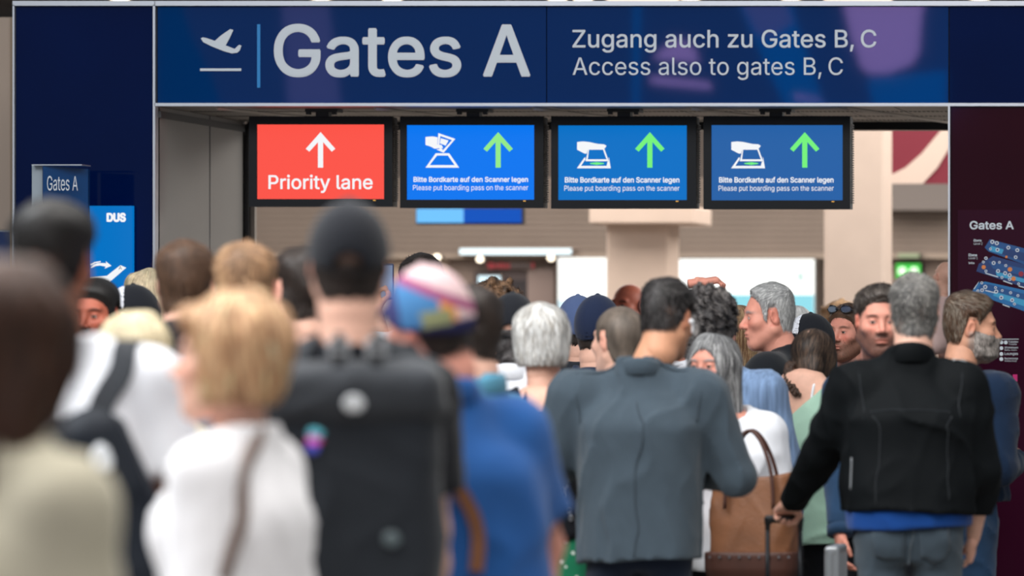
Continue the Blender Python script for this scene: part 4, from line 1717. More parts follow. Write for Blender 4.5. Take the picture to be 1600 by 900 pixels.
for a, b in (((1540, 426), (1560, 432)), ((1568, 438), (1582, 443)), ((1592, 446), (1640, 460)), ((1540, 453), (1556, 457)), ((1567, 475), (1578, 479))):
    dpoly([a, b, (b[0], b[1] + 1.6), (a[0], a[1] + 1.6)], M_LET, 'map_wall', .0012)
dpoly([(1529, 441), (1531, 439), (1523, 452), (1521.5, 451.5)], M_LET, 'map_wall', .0012)


def disc(cx, cy, r, m, name, d):
    pts = [(cx + r * math.cos(t * math.pi / 7), cy + r * math.sin(t * math.pi / 7)) for t in range(14)]
    return dpoly(pts, m, name, d)


for cx, cy, r, w in ((1551, 378, 3.2, 1), (1558, 380, 3.2, 1), (1576, 387, 3, 1), (1590, 391, 3, 1), (1548, 389, 2, 1), (1559, 390.5, 3, 1), (1587.5, 402, 2.8, 1),
                     (1541, 403.5, 2.6, 1), (1537, 409.5, 2.2, 1), (1553, 411, 3, 1), (1562, 410, 2, 1), (1572, 415, 2.2, 1), (1541, 423.5, 2.2, 1), (1560, 423.5, 3, 1), (1571, 427, 3, 1), (1578, 430, 3, 1), (1578, 436.5, 2.5, 1), (1566, 433.5, 2.2, 1), (1592, 443.5, 2.2, 1),
                     (1534.5, 442, 2.2, 1), (1540, 448.5, 3.2, 1), (1535, 453.5, 2.8, 1), (1528.5, 454.5, 2.2, 1), (1556, 449.5, 2.2, 1), (1557, 455.5, 3.2, 1), (1565, 465, 3.2, 1), (1579.5, 457.5, 2.3, 1), (1566.5, 454, 2, 1), (1582, 469, 3, 1), (1591, 462, 2.2, 1), (1585.5, 475, 2.2, 1)):
    disc(cx, cy, r, M_LET, 'map_marker', .0018)
    disc(cx, cy, r * .5, MB_d[2], 'marker_symbol', .0026)
for cx, cy, r in ((1537.5, 417.5, 3.3), (1578.5, 421, 3.6), (1584, 435.5, 3.6), (1573, 401.5, 2)):
    disc(cx, cy, r, mat('map_orange', (222, 132, 62), rough=.4), 'map_marker', .0018)
disc(1596, 428, 4, mat('map_red', (150, 16, 50), rough=.4), 'map_marker', .0018)
dpoly([(1553, 529.5), (1592, 529.5), (1592, 530.5), (1553, 530.5)], M_LET, 'legend_line', .001)
for yy, s1, s2 in ((535, 'Toiletten', 'Toilets'), (544, 'Wickelraum', 'Baby room'), (553, 'Lounges', ''), (561, 'Raucherlounge', 'Smoking lounge')):
    disc(1565, yy, 3, M_LET, 'legend_marker', .0015)
    if yy == 535:
        disc(1572, yy, 3, M_LET, 'legend_marker', .0015)
    dtext(s1, 1576 - 6 * (yy != 535), 1591, yy + (.5 if s2 else 1.5), yy - 2.5, .01)
    if s2:
        dtext(s2, 1576 - 6 * (yy != 535), 1589, yy + 4, yy + 1.6, 0)
dtext('M-Leder', 1568, 1580, 686, 683, .01)
dpoly([(1583, 585), (1590, 585), (1590, 596), (1583, 596)], mat('magenta', (200, 10, 110), rough=.4), 'map_marker', .001)

# ------------------------------------------------------------------ hall left of the portal, and ceiling above
wl = struct(empty('wall_back', (X(-40, 25.6), 25.6, 0)))
ox = wl.location.x
box('wall_panel', (X(-900, 25.6) - ox, 0, Z(359, 25.6)), (X(24, 25.6) - ox, .2, Z(27, 25.6)), M_BEIGE, wl)
box('wall_panel', (X(-900, 25.6) - ox, .01, 0), (X(24, 25.6) - ox, .2, Z(360, 25.6) - .004), mat('blue_base', (22, 52, 110), rough=.3), wl)
box('wall_edge', (X(17, 25.6) - ox, -.01, 0), (X(21, 25.6) - ox, .01, Z(27, 25.6)), mat('edge_gold', (150, 128, 104), rough=.4), wl)
zc = Z(2, 36.0)
ce = struct(empty('ceiling', (-8, 34, zc)))
for i in range(16):
    a = -12 + i * 1.6
    box('ceiling_plank', (a + .02, -7.9, .0), (a + 1.58, 12, .08), M_DARKC, ce)
M_LAMP = emat('downlight_glow', (255, 240, 214), 3.5)
for i, (cx, yy) in enumerate(((188, 35.4), (502, 35.5), (613, 35.35), (871, 35.4), (911, 35.35), (1079, 35.5), (1236, 35.5), (1531, 35.5), (1350, 35.3))):
    if i == 8:
        continue
    # a recessed lamp sits on the ceiling plane where the line of sight meets it
    d = empty('downlight', (X(cx, yy), yy, zc))
    tag(d, ['round warm downlight above the left blue pylon', 'round warm downlight above the letters at of Gates A', 'round warm downlight above the letter e of Gates A',
            'left one of the two close warm downlights above the band seam', 'right one of the two close warm downlights above the band seam',
            'warm downlight above the word auch on the band', 'warm downlight above the word Gates before B, C', 'warm downlight at the top right corner above the dark pane'][i], 'light', 'ceiling downlights')
    mb = MB()
    pts = [(0, 0, -.001), (0, 0, -.05)]
    mb.tube(pts, .058, 20)
    mb.build('lamp_glass', M_LAMP, d, smooth=False)
    mb = MB()
    mb.tube([(0, 0, 0.0), (0, 0, -.03)], [.08, .075], 20)
    mb.build('lamp_ring', mat('lamp_ring', (190, 170, 150), rough=.4), d)

# ------------------------------------------------------------------ gate area behind the portal
YW = 38.0
wf = struct(empty('wall_front', (-6, YW, 0)))


def wpart(name, a, b, y0, y1, t, d, m, Yq=YW):
    return box(name, (X(a, Yq) + 6, y0, Z(d, Yq)), (X(b, Yq) + 6, y1, Z(t, Yq)), m, wf)


for i in range(13):   # horizontal slats of the bulkhead
    t = 278 + i * 9.3
    wpart('wall_slat', 300, 1500, 0, .06, t, t + 7.9, M_TAUPE)
box('wall_backing', (X(250, YW) + 6, .06, 0), (X(2100, YW) + 6, .16, zc), mat('wall_backing', (92, 82, 76)), wf)
wpart('ledge', 300, 1500, -.12, .06, 398.5, 404, mat('ledge', (168, 152, 138)))
wpart('lower_wall', 300, 700, .0, .06, 405, 860, mat('lower_wall', (186, 166, 148)))
wpart('lower_wall', 700, 1500, .03, .06, 405, 860, mat('lower_wall2', (150, 132, 122)))
wpart('upper_panel', 1375, 1500, -.3, 0.05, 286, 330, mat('upper_panel', (118, 110, 106)))
# shop entrance: the shade of the opening is coloured onto flat slabs
wpart('shop_recess_shade', 742, 860, -.02, .02, 424, 860, mat('shop_recess_shade', (86, 74, 74)))
wpart('shop_recess_shade', 798, 826, -.03, -.02, 438, 860, mat('shop_deep_shade', (48, 42, 46)))
wpart('shop_post', 826, 868, -.05, .0, 420, 860, mat('shop_post', (146, 128, 122)))
# lit shop letters: red roundel and lettering
sg = empty('shop_sign', (X(800, YW - .1), YW - .1, Z(420, YW - .1)))
tag(sg, 'faint blurred red and grey shop sign on the far wall under the linear lamp', 'sign')
# the letters are too blurred to read in the photograph: plain upright strokes of their size and colour
for k_ in range(12):
    a = 771 + k_ * 5.4
    m = mat('shop_red', (190, 70, 80)) if k_ < 5 or k_ == 11 else mat('shop_grey', (110, 98, 98))
    box('letter_stroke', (X(a, YW - .1) - sg.location.x, 0, .004), (X(a + 3.4, YW - .1) - sg.location.x, .02, .036 + .006 * (k_ % 3)), m, sg)
MB().tube([(X(766, YW - .1) - sg.location.x, 0, .024), (X(766, YW - .1) - sg.location.x, .03, .024)], .024, 16).build('roundel', mat('shop_red', (190, 70, 80)), sg)


def lit(name, label, cat, a, b, t, d, Y, m, depth=.1, framem=None, extra=None, fw=2.0):
    e = empty(name, (X((a + b) / 2, Y), Y, Z(d, Y)))
    tag(e, label, cat)
    w, h = (X(b, Y) - X(a, Y)) / 2, Z(t, Y) - Z(d, Y)
    fq = fw / FPX * Y
    box('frame', (-w - fq, .02, -fq), (w + fq, depth, h + fq), framem or M_BLACK, e)
    box('lit_panel', (-w, 0, 0), (w, .02, h), m, e)
    if extra:
        extra(e, w, h)
    return e


def blue_screen(e, w, h):
    box('lit_field', (-w, -.004, 0), (-w + .9 * w, 0, h), emat('pale_screen', (110, 190, 250), 1.1), e)
    for q in (-.7, .7):
        box('hanger_rod', (q * w - .012, .04, h), (q * w + .012, .06, zc - e.location.z), M_BLACK, e)


lit('overhead_screen', 'long low blue screen hanging in the room behind the monitors', 'screen', 651, 814, 326, 348, 33, emat('deep_blue', (0, 82, 190), 1.0), extra=blue_screen)
lit('linear_lamp', 'long white linear lamp below the slatted bulkhead', 'light', 718, 892, 388.5, 397.5, 37.75, emat('cool_white', (232, 250, 255), 1.6), .26, M_TAUPE, fw=.5)
lit('luminous_sign', 'small white lit panel behind the curly brown hair', 'light', 747, 781, 431, 446, 37.85, emat('cool_white2', (220, 246, 255), 1.3), .16, M_TAUPE, fw=.5)


def cyan_band(e, w, h):
    box('cyan_band', (-w, -.004, 0), (w, 0, h * .36), emat('cyan_glow', (150, 226, 240), 1.0), e)


lit('light_box', 'white backlit box left of the beige column', 'light', 872, 952, 403, 490, 37.5, emat('warm_white', (252, 254, 250), 1.5), .56, M_TAUPE, extra=lambda e, w, h: box('cyan_band', (-w, -.004, 0), (w, 0, h * .24), emat('pale_cyan', (214, 240, 250), 1.2), e))
lb = lit('light_box', 'large white backlit box with a cyan lower band between the columns', 'light', 1040, 1272, 405, 492, 37.5, emat('warm_white', (252, 254, 250), 1.5), .56, mat('box_frame', (90, 82, 76)), extra=cyan_band, fw=3)
box('lit_mark', (.42, -.006, .25), (.47, -.001, .31), mat('mark', (180, 210, 210)), lb)
for cx, cy in ((750, 405), (861, 403), (683, 402)):
    b_ = MB()
    th = [2 * math.pi * i / 12 for i in range(12)]
    d = empty('spot_lamp', (X(cx, 37.7), 37.7, Z(cy, 37.7)))
    tag(d, {750: 'small round spot lamp just under the linear lamp', 861: 'small spot lamp left of the white backlit box', 683: 'faint small spot lamp left of the linear lamp'}[cx], 'light')
    b_.tube([(0, -.02, 0), (0, .02, 0)], .022, 14).build('lens', M_LAMP, d)
    MB().tube([(0, .02, 0), (0, .15, .0), (0, .36, .0)], .02, 10).build('lamp_body', M_TAUPE, d)

# columns
for a, b, Yc, nm in ((947, 1045, 33.0, 2), (1287, 1381, 31.0, 3)):
    c = struct(empty('trim_%d' % nm, (X((a + b) / 2, Yc), Yc + .2, 0)))
    w = (X(b, Yc) - X(a, Yc)) / 2
    f = Field((-w - .05, -.3, 0), (w + .05, .3, 4.3), .04)
    box('column_shaft', (-w, -.2, 0), (w, .25, 4.25), mat('column', (206, 186, 172), rough=.8, var=.03), c, .02)
    if nm == 2:
        box('column_collar', (X(916, 32.6) - c.location.x, -.5, Z(348.5, 32.6)), (X(1079, 32.6) - c.location.x, .3, Z(322, 32.6)), mat('column', (0, 0, 0)), c, .01)
# red and white banner, upper right
bn = empty('wall_banner', (X(1440, 32.5), 32.5, Z(287, 32.5)))
tag(bn, 'dark red banner with a curved pale stripe high on the right', 'banner')
ox, oz = bn.location.x, bn.location.z
box('cloth_panel', (X(1378, 32.5) - ox, 0, 0), (X(1560, 32.5) - ox, .03, Z(190, 32.5) - oz), mat('banner_red', (112, 24, 44), rough=.7), bn)
M_PALE = mat('banner_pale', (200, 182, 170), rough=.7)
for pts in ([(1378, 275), (1395, 272), (1415, 262), (1440, 240), (1470, 204), (1500, 180), (1520, 180), (1483, 232), (1465, 262), (1442, 287), (1378, 287)],):
    MB().poly(outl(pts, 32.5, (ox, oz)), -.01, -.002).build('pale_stripe', M_PALE, bn)
# exit signs
lit('exit_sign', 'green lit exit sign with white pictograms above the heads', 'sign', 1400, 1438, 412, 435, 37.7, emat('exit_green', (60, 200, 70), 1.2), .36, fw=.6,
    extra=lambda e, w, h: [MB().tube([(q * w * .48, -.006, h * .5), (q * w * .48, 0, h * .5)], .032, 14).build('pictogram', emat('exit_white', (225, 255, 215), 1.5), e) for q in (-1, 1)])
lit('reflected_lamp', 'pale greenish lamp reflection above the exit sign, built as a glowing strip', 'light', 1403, 1436, 396, 403, 37.7, emat('strip_pale', (190, 200, 160), .8), .26, fw=.4)  # a lamp's reflection, put in as a glowing strip

# a hanging advertisement in the hall behind the photographer, seen only as a reflection in the blue glass
Yr = -3.5
def RX(px): return (px - CX) / FPX * (2 * YP - Yr)
def RZ(py): return CZ + (CY - py) / FPX * (2 * YP - Yr)


ad = empty('hanging_advert', (RX(1280), Yr, RZ(100)))
tag(ad, 'purple and blue lit advertising panel behind the crowd, mirrored in the blue sign band', 'advert')


def rp_(pts, m, name, d=0.0):
    v = [(RX(x) - ad.location.x, RZ(y) - ad.location.z) for x, y in pts]
    MB().poly(v, -.03 + d, d).build(name, m, ad)


M_PUR = emat('advert_purple', (190, 150, 225), 13)
M_BL = emat('advert_blue', (30, 130, 230), 6)
rp_([(1315, -5), (1450, -5), (1440, 20), (1436, 80), (1425, 100), (1390, 114), (1360, 116), (1345, 105), (1330, 60)], M_PUR, 'advert_shape')
rp_([(1150, -5), (1235, -5), (1245, 40), (1290, 170), (1230, 170), (1200, 110)], M_BL, 'advert_shape')
rp_([(1355, 122), (1400, 118), (1480, 110), (1478, 170), (1365, 170)], M_BL, 'advert_shape', .02)
rp_([(990, 5), (1000, 5), (998, 165), (988, 165)], M_BL, 'advert_shape')
rp_([(1155, -5), (1225, -5), (1240, 35), (1205, 60), (1185, 55)], emat('advert_lilac', (120, 120, 190), 7), 'advert_shape', .06)
rp_([(1015, 118), (1108, 128), (1112, 140), (1018, 131)], M_PUR, 'advert_shape')
rp_([(1030, 80), (1060, 60), (1085, 75), (1092, 98), (1020, 92)], M_PUR, 'advert_shape')
rp_([(1238, 145), (1280, 153), (1284, 161), (1245, 156)], M_PUR, 'advert_shape')
rp_([(440, 5), (512, 5), (532, 165), (450, 165)], emat('advert_dim', (130, 120, 170), 6), 'advert_shape')
rp_([(282, 5), (300, 60), (330, 120), (345, 165), (246, 165), (246, 5)], emat('advert_teal', (20, 80, 120), 5), 'advert_shape')
# ------------------------------------------------------------------ cloth
C_WHITE = cloth('white_cotton', (232, 234, 240))
C_WHITE2 = cloth('white_blouse_cloth', (236, 234, 236), bump=.12)
C_BLACK = cloth('black_cotton', (22, 24, 30))
C_CHAR = cloth('charcoal_cloth', (44, 48, 54))
C_CREAM = cloth('cream_wool', (196, 188, 166), var=.1)
C_NAVY = cloth('navy_cloth', (30, 42, 66))
C_BLUE = cloth('royal_blue_linen', (34, 84, 148), var=.12, vscale=7)
C_TEAL = cloth('teal_cotton', (78, 132, 156))
C_JEANS = cloth('blue_denim', (40, 66, 96), var=.16, vscale=9, bump=.4, bscale=420)
C_JEANSD = cloth('dark_denim', (26, 36, 54), var=.12, vscale=9, bump=.4)
C_JEANSG = cloth('washed_denim', (66, 78, 88), var=.16, vscale=7, bump=.4, bscale=420)
C_DJACK = cloth('indigo_denim', (20, 38, 62), var=.14, vscale=8, bump=.4)
C_BLAZER = cloth('blazer_wool', (66, 78, 88), var=.07, vscale=14, bump=.35, bscale=380)
C_SOFTS = cloth('softshell', (9, 13, 16), rough=.75, var=.06, bump=.1, sheen=0)
C_POLO = cloth('black_polo', (26, 29, 34), var=.06)
C_MINT = cloth('mint_sweat', (170, 206, 186), var=.04)
C_GREYD = cloth('dark_trouser', (36, 38, 44))
C_OLIVE = cloth('dark_olive', (54, 54, 46))
C_DOTS = ramp_mat('green_dotted', [(232, 240, 232), (16, 128, 88)], 'voronoi', 34, pos=[0, .22], rnd=.6)
C_CHECK = cloth('pale_blue_check', (118, 142, 176), var=.28, vscale=46, stretch=(1.6, 1, .12))
C_CAPM = mat('patchwork_cap', (80, 90, 140), rough=.85, spec=.15, attr=True)


def patchwork(V):
    """sewn patches of different cloth over the crown"""
    u = V[:, 0] * .64 - V[:, 1] * .77
    z = V[:, 2]
    C = np.tile(np.array(lin((64, 66, 112))), (len(V), 1))

    def st(m, c):
        C[m] = lin(c)
    st((z > .0) & (u > -.055) & (u < .04), (74, 126, 176))
    band = z - (.118 - .62 * (u + .045))
    st((u > .035) & (z > .0), (222, 142, 60))
    st((u > .070) & (z > .0), (214, 186, 184))
    st((z < .032) & (u > -.01) & (u < .06), (146, 150, 112))
    st((np.abs(band) < .013) & (u > -.06), (150, 78, 116))
    st((band > .013) & (z > .06), (206, 178, 180))
    st(z < -.004, (44, 44, 78))
    return C
C_CAPB = cloth('black_cap_twill', (30, 32, 38), var=.05)
C_CAPN = cloth('navy_cap_twill', (34, 44, 70), var=.05)
C_CAPL = cloth('slate_blue_cap_twill', (88, 106, 148), var=.05)
C_PINK = cloth('pale_pink', (226, 196, 190))
DOWN = ((0.13, -0.06, -1), (-0.02, 0.30, -1))
BENT = ((0.15, -0.12, -1), (-0.30, 1, 0.10))
HOLD = ((0.10, 0.05, -1), (-0.55, 1, 0.65))

G = lambda m, **k: dict(m=m, **k)

# ---- nearest row, much out of focus
p1 = person(28, 403, 1050, 'person with long dark brown hair and a cream coat at the far left edge', heading=48, pitch=-8, skin='tan', female=True,
            hair='long', hairc='chestnut', hvol=1.02, hlen=1.5, nstr=1200, strand='fall', slen=.16, swid=.003, hi=(60, 42, 32), headoff=(0, .02),
            top_g=G(C_CREAM, kind='coat', sleeve='long', hem=.62, loose=.022, collar='stand', amp=.006), bottom=G(C_GREYD), L=DOWN, R=DOWN)
p2 = person(82, 312, 715, 'tall black-haired person in a white t-shirt with a dark shoulder strap', heading=12, yaw=8, roll=4, skin='brown',
            hair='fade', hairc='black', hvol=1.45, nstr=500, strand='fwd', slen=.03, swid=.002, headoff=(-.035, .03), lean=(.02, 0),
            top_g=G(C_WHITE, sleeve='short', hem=.82, loose=.018, collar='tee'), bottom=G(C_GREYD), L=DOWN, R=((.16, -.05, -1), (0, .4, -1)), seed=2, sw=.185)
p3 = person(352, 458, 800, 'person with short blond hair and a white blouse, face turned to the left', heading=-62, yaw=-22, skin='fair', female=True,
            hface=1.3, hair='bob', hairc='blond', hvol=1.14, nstr=1400, strand='fall', slen=.06, swid=.0028, hi=(166, 122, 88), sjit=.3, red=.4, headoff=(-.02, .0), neck_up=-.02,
            top_g=G(C_WHITE2, kind='blouse', sleeve='elbow', hem=.80, loose=.02, scoop=.015, amp=.006), bottom=G(C_NAVY), L=DOWN, R=((.14, -.1, -1), (-.2, .8, -.4)), seed=3, bulk=.98, sw=.145)
p11 = person(545, 313, 735, 'tall person in a black cap and dark t-shirt wearing the big roll-top pack', heading=0, skin='fair',
             hair='buzz', hairc='dark', cap=dict(m=C_CAPB), top_g=G(C_BLACK, sleeve='short', hem=.82, loose=.02, collar='tee'), bottom=G(C_GREYD),
             L=((.05, .05, -1), (-.1, .9, -.1)), R=((.05, .12, -1), (-.02, .5, -1)), headoff=(.0, .03), seed=4, sw=.150, neck_up=.02)
p12 = person(668, 414, 700, 'broad person in a royal blue shirt and multicoloured cap leaning to the left', heading=-28, yaw=-22, roll=-10, pitch=-6, skin='red',
             hair='short', hairc='dark', cap=dict(m=C_CAPM, colfn=patchwork, opening=False, turn=0, low=.012), top_g=G(C_BLUE, sleeve='short', hem=.74, loose=.024, collar='fold', amp=.008),
             bottom=G(C_GREYD), L=((.12, .2, -1), (-.1, .9, -.2)), R=((.36, .12, -.93), (-.22, .15, -1)), headoff=(-.015, .03), lean=(-.08, 0), seed=5, sw=.190, bulk=1.08)
# ---- second row left
p4 = person(208, 484, 600, 'person with pale blond hair, behind the white t-shirt and the short blond hair', heading=-15, skin='fair', female=True,
            hair='bob', hairc='paleblond', hvol=1.0, nstr=600, strand='fall', slen=.06, swid=.002, top_g=G(C_CREAM, kind='cardigan', sleeve='long', loose=.012, collar='band'), bottom=G(C_GREYD), seed=6)
p5 = person(146, 434, 455, 'person with dark hair and tanned face partly hidden behind the tall black-haired one', heading=-160, yaw=0, skin='rust',
            hair='short', hairc='black', hvol=1.2, top_g=G(C_BLACK, collar='tee'), bottom=G(C_GREYD), seed=7, face=True, beard=.004, beardc='dark')
C_CAPW = cloth('white_cap_front', (226, 228, 236), bump=.1)
p6 = person(203, 444, 425, 'person in a cap with black crown and white printed front panel near the left pylon', heading=-118, skin='fair', hair='short', hairc='grey',
            cap=dict(m=C_CAPB, opening=False, panel=C_CAPW), top_g=G(C_CHAR, sleeve='long', collar='fold', kind='jacket'), bottom=G(C_GREYD), seed=8)
p7 = person(240, 417, 395, 'person with smooth white-blond hair seen beside the left edge of the gateway', heading=70, skin='pale', female=True, hair='bob', hairc='paleblond', hvol=.86,
            nstr=900, strand='fall', slen=.05, swid=.0012, hi=(200, 180, 150), top_g=G(C_NAVY, sleeve='long', kind='jacket', collar='fold'), bottom=G(C_GREYD), seed=9)
p8 = person(290, 375, 520, 'person with short brown hair seen from behind in front of the grey wall panels', heading=8, skin='fair', hair='short', hairc='brown', hvol=1.1,
            nstr=1200, strand='fwd', slen=.022, swid=.0012, top_g=G(C_CHAR, sleeve='long', kind='jacket', collar='stand', loose=.012), bottom=G(C_JEANSD), seed=10)
p9 = person(384, 378, 560, 'person with light brown hair, back of the head between the brown and the dark one', heading=6, skin='red', hair='short', hairc='lightbrown', hvol=1.1,
            nstr=900, strand='fwd', slen=.022, swid=.0014, hi=(190, 150, 112), top_g=G(C_TEAL, sleeve='long', collar='fold'), bottom=G(C_JEANSD), seed=11)
p10 = person(470, 385, 530, 'person with dark hair and bare nape just left of the black cap', heading=-20, yaw=-10, skin='fair', hair='short', hairc='dark', hvol=1.2,
             nstr=700, strand='fwd', slen=.022, swid=.0014, top_g=G(C_CHAR, sleeve='short', collar='tee'), bottom=G(C_JEANSD), seed=12)
# ---- middle rows
p13 = person(727, 444, 560, 'bearded person in a teal shirt turned left behind the multicoloured cap', heading=-55, yaw=-12, skin='fair', hair='short', hairc='dark', hvol=1.0,
             beard=.004, beardc='dark', red=.3, top_g=G(C_TEAL, sleeve='short', collar='fold', loose=.012), bottom=G(C_JEANSD), seed=13)
p15 = person(659, 396, 382, 'tall person whose dark crown shows above the multicoloured cap', heading=10, skin='fair', hair='short', hairc='dark', hvol=1.1, nstr=1500, strand='fwd',
             slen=.03, swid=.0009, top_g=G(C_WHITE, sleeve='long', collar='fold'), bottom=G(C_GREYD), seed=14, L=((-.05, .8, -.25), (.25, .15, 1)), Lh=("grip", ((1, .3, 0), (0, .1, 1))))
p16 = person(776, 436, 400, 'person with curly light brown hair in front of the small lit panel', heading=5, skin='fair', hair='curly', hairc='lightbrown', hvol=1.08, nstr=2200, strand='curl',
             slen=.05, swid=.0013, hi=(52, 38, 28), sjit=.35, top_g=G(C_WHITE, collar='tee'), bottom=G(C_JEANS), seed=15)
p17 = person(802, 457, 440, 'person in a black cap with grey curls below it, left of the white hair', heading=8, skin='fair', hair='curly', hairc='curly', hvol=.80, hlen=1, nstr=900, strand='curl',
             slen=.04, swid=.0014, cap=dict(m=C_CAPB), top_g=G(C_WHITE, sleeve='short', collar='fold'), bottom=G(C_GREYD), seed=16)
p18 = person(849, 472, 466, 'person with short white hair in a black sleeveless top and green dotted skirt', heading=10, yaw=8, skin='fair', female=True, hair='bob', hairc='white', hvol=1.0,
             nstr=2600, strand='fall', slen=.035, swid=.0018, hi=(176, 170, 162), sjit=.12, top_g=G(C_BLACK, kind='sleeveless_top', sleeve='none', scoop=.03, hem=.92, amp=.003),
             bottom=G(C_DOTS, kind='skirt', waist=.98), L=DOWN, R=((.15, .1, -1), (-.1, .9, .2)), seed=17)
p19 = person(902, 461, 370, 'person in a slate blue cap half hidden by the navy cap', heading=-12, skin='fair', hair='short', hairc='dark', cap=dict(m=C_CAPL, opening=False, low=.02),
             top_g=G(C_CHAR, collar='tee'), bottom=G(C_GREYD), seed=18)
p20 = person(936, 460, 405, 'person in a navy blue cap seen from behind left of the blazer', heading=18, yaw=6, skin='fair', hair='buzz', hairc='dark', cap=dict(m=C_CAPN, opening=False, low=.03),
             top_g=G(C_NAVY, collar='tee'), bottom=G(C_GREYD), seed=19)
p21 = person(981, 444, 300, 'person with a reddish bald face far back before the beige column', heading=-140, skin='rust', hair='bald', hairc='dark', face=True, red=.3,
             top_g=G(C_CHAR, collar='tee'), bottom=G(C_GREYD), seed=20)
p22 = person(966, 480, 447, 'person with a shaved head tucked in left of the blazer collar', heading=-40, skin='fair', hair='buzz', hairc='pepper',
             top_g=G(C_TEAL, collar='tee'), bottom=G(C_GREYD), seed=21, sw=.15, bulk=.9)
p24 = person(1108, 446, 428, 'person with long curly dark grey hair and a pale blue checked shirt', heading=12, skin='fair', hair='curly', hairc='curly', hvol=1.02, nstr=3200, strand='curl',
             slen=.05, swid=.0013, hi=(130, 124, 120), sjit=.35, top_g=G(C_CHECK, sleeve='long', collar='fold', loose=.015), bottom=G(C_JEANSD),
             L=DOWN, R=((.25, .0, -1), (0, .4, -1)), headoff=(-.03, .02), seed=22, sw=.2)
p25 = person(1046, 452, 394, 'person hidden behind the blazer whose raised hand shows over the dark head', heading=0, skin='red', hair='short', hairc='dark',
             top_g=G(C_WHITE, sleeve='short', collar='tee'), bottom=G(C_JEANSD), L=DOWN, R=((.12, .5, .55), (-.40, -.15, .75)), Rh=('pinch', ((.15, .1, -1), (1, .1, .15))), seed=23)
p27 = person(1152, 474, 385, 'person with straight light brown hair between the grey curls and the grey-haired profile', heading=20, skin='fair', female=True, hair='long', hairc='lightbrown', hvol=.86,
             nstr=2200, strand='fall', slen=.12, swid=.0012, hi=(208, 180, 140), top_g=G(C_WHITE, collar='tee'), bottom=G(C_JEANS), seed=24)
p28 = person(1200, 443, 402, 'grey-haired person in a black polo shirt talking with face turned to the left', heading=-64, yaw=-36, pitch=-5, skin='red', hair='receding', hairc='grey', hvol=1.1,
             nstr=4200, strand='fwd', slen=.028, swid=.0010, hi=(222, 222, 220), sjit=.18, face=True, red=.35, jaw=1.1, nose=1.25, gaze=(.15, -.2),
             top_g=G(C_POLO, sleeve='short', collar='fold', loose=.03, amp=.004, res=.010), bottom=G(C_GREYD), headoff=(-.04, .06), seed=25, neck_up=-.025, bulk=1.2, sw=.205)
p29 = person(1262, 489, 370, 'person in a black cap with a white front panel just behind the black polo shoulder', heading=-105, skin='fair', hair='short', hairc='dark',
             cap=dict(m=C_CAPB, opening=False, low=.02, panel=C_CAPW, brim=False), top_g=G(C_TEAL, collar='tee'), bottom=G(C_JEANS), seed=26)
p30 = person(1307, 469, 305, 'person with fair curly hair far back before the right beige column', heading=-100, skin='fair', hair='curly', hairc='blond', hvol=.95, nstr=700, strand='curl', slen=.05, swid=.002,
             top_g=G(C_TEAL, collar='tee'), bottom=G(C_JEANS), seed=27)
p41 = person(1240, 474, 340, 'person with fluffy white hair behind the grey-haired profile', heading=0, skin='pale', female=True, hair='bob', hairc='white', hvol=.95, nstr=500, strand='fall', slen=.04, swid=.002,
             top_g=G(C_WHITE, collar='tee'), bottom=G(C_JEANS), seed=28)
p31 = person(1324, 474, 352, 'ruddy bearded person with sunglasses pushed up on the head and a black t-shirt', heading=-125, yaw=-22, skin='red', hair='short', hairc='brown', hvol=.9, nstr=1500,
             strand='fwd', slen=.02, swid=.001, beard=.004, beardc='brown', face=True, red=.7, nose=1.15, jaw=1.15, top_g=G(C_BLACK, collar='tee', loose=.02), bottom=G(C_GREYD), seed=29, bulk=1.15)
# ---- right half, near the plane of focus
p33 = person(1374, 444, 440, 'person with dark hair and goatee facing the camera in a denim jacket', heading=158, yaw=16, pitch=-2, skin='red', hair='fade', hairc='dark', hvol=1.15, nstr=3000,
             strand='fwd', slen=.03, swid=.0010, hi=(112, 104, 98), beard=.0045, beardc='dark', face=True, red=.1, jaw=1.12, nose=1.1, gaze=(.1, 0),
             top_g=G(C_JEANS, kind='denim_jacket', sleeve='long', hem=.90, loose=.022, collar='fold', res=.010), bottom=G(C_BLACK),
             R=((.10, .12, -1), (.14, .35, -1)), L=DOWN, seed=30, bulk=1.0, headoff=(.05, .03), sw=.17)
p32 = person(1272, 516, 415, 'person with a brown braid and an off-shoulder mint green sweatshirt, back turned', heading=18, yaw=4, pitch=-24, skin='fair', female=True, hair='parted', hairc='dark',
             nstr=2600, strand='fall', slen=.05, swid=.0011, hi=(96, 76, 62), sjit=.2, top_g=G(C_WHITE, kind='strap_top', sleeve='none', scoop=.0, cuttop=(-.125, 0), hem=.9, amp=.002),
             bottom=G(C_BLACK), bres=.011, L=((.20, -.02, -1), (-.15, .8, -.4)), R=((.16, .05, -1), (-.2, .9, -.2)), seed=31, bulk=1.05, headoff=(.01, .085), neck_up=-.115)
p26 = person(1112, 519, 442, 'person with long grey hair and a white t-shirt carrying the brown tote, face half hidden', heading=-172, yaw=20, skin='red', female=True, hair='long', hairc='grey', hvol=.98, hlen=1.0,
             nstr=2800, strand='fall', slen=.10, swid=.0013, hi=(84, 84, 86), face=True, red=.3,
             top_g=G(C_WHITE, sleeve='elbow', hem=.80, loose=.026, scoop=.015, res=.010), bottom=G(C_GREYD),
             R=((.22, .10, -1), (-.2, 1, .1)), L=((.20, .02, -1), (-.55, .8, -.12)), seed=32, bulk=1.1, headoff=(.05, .03))
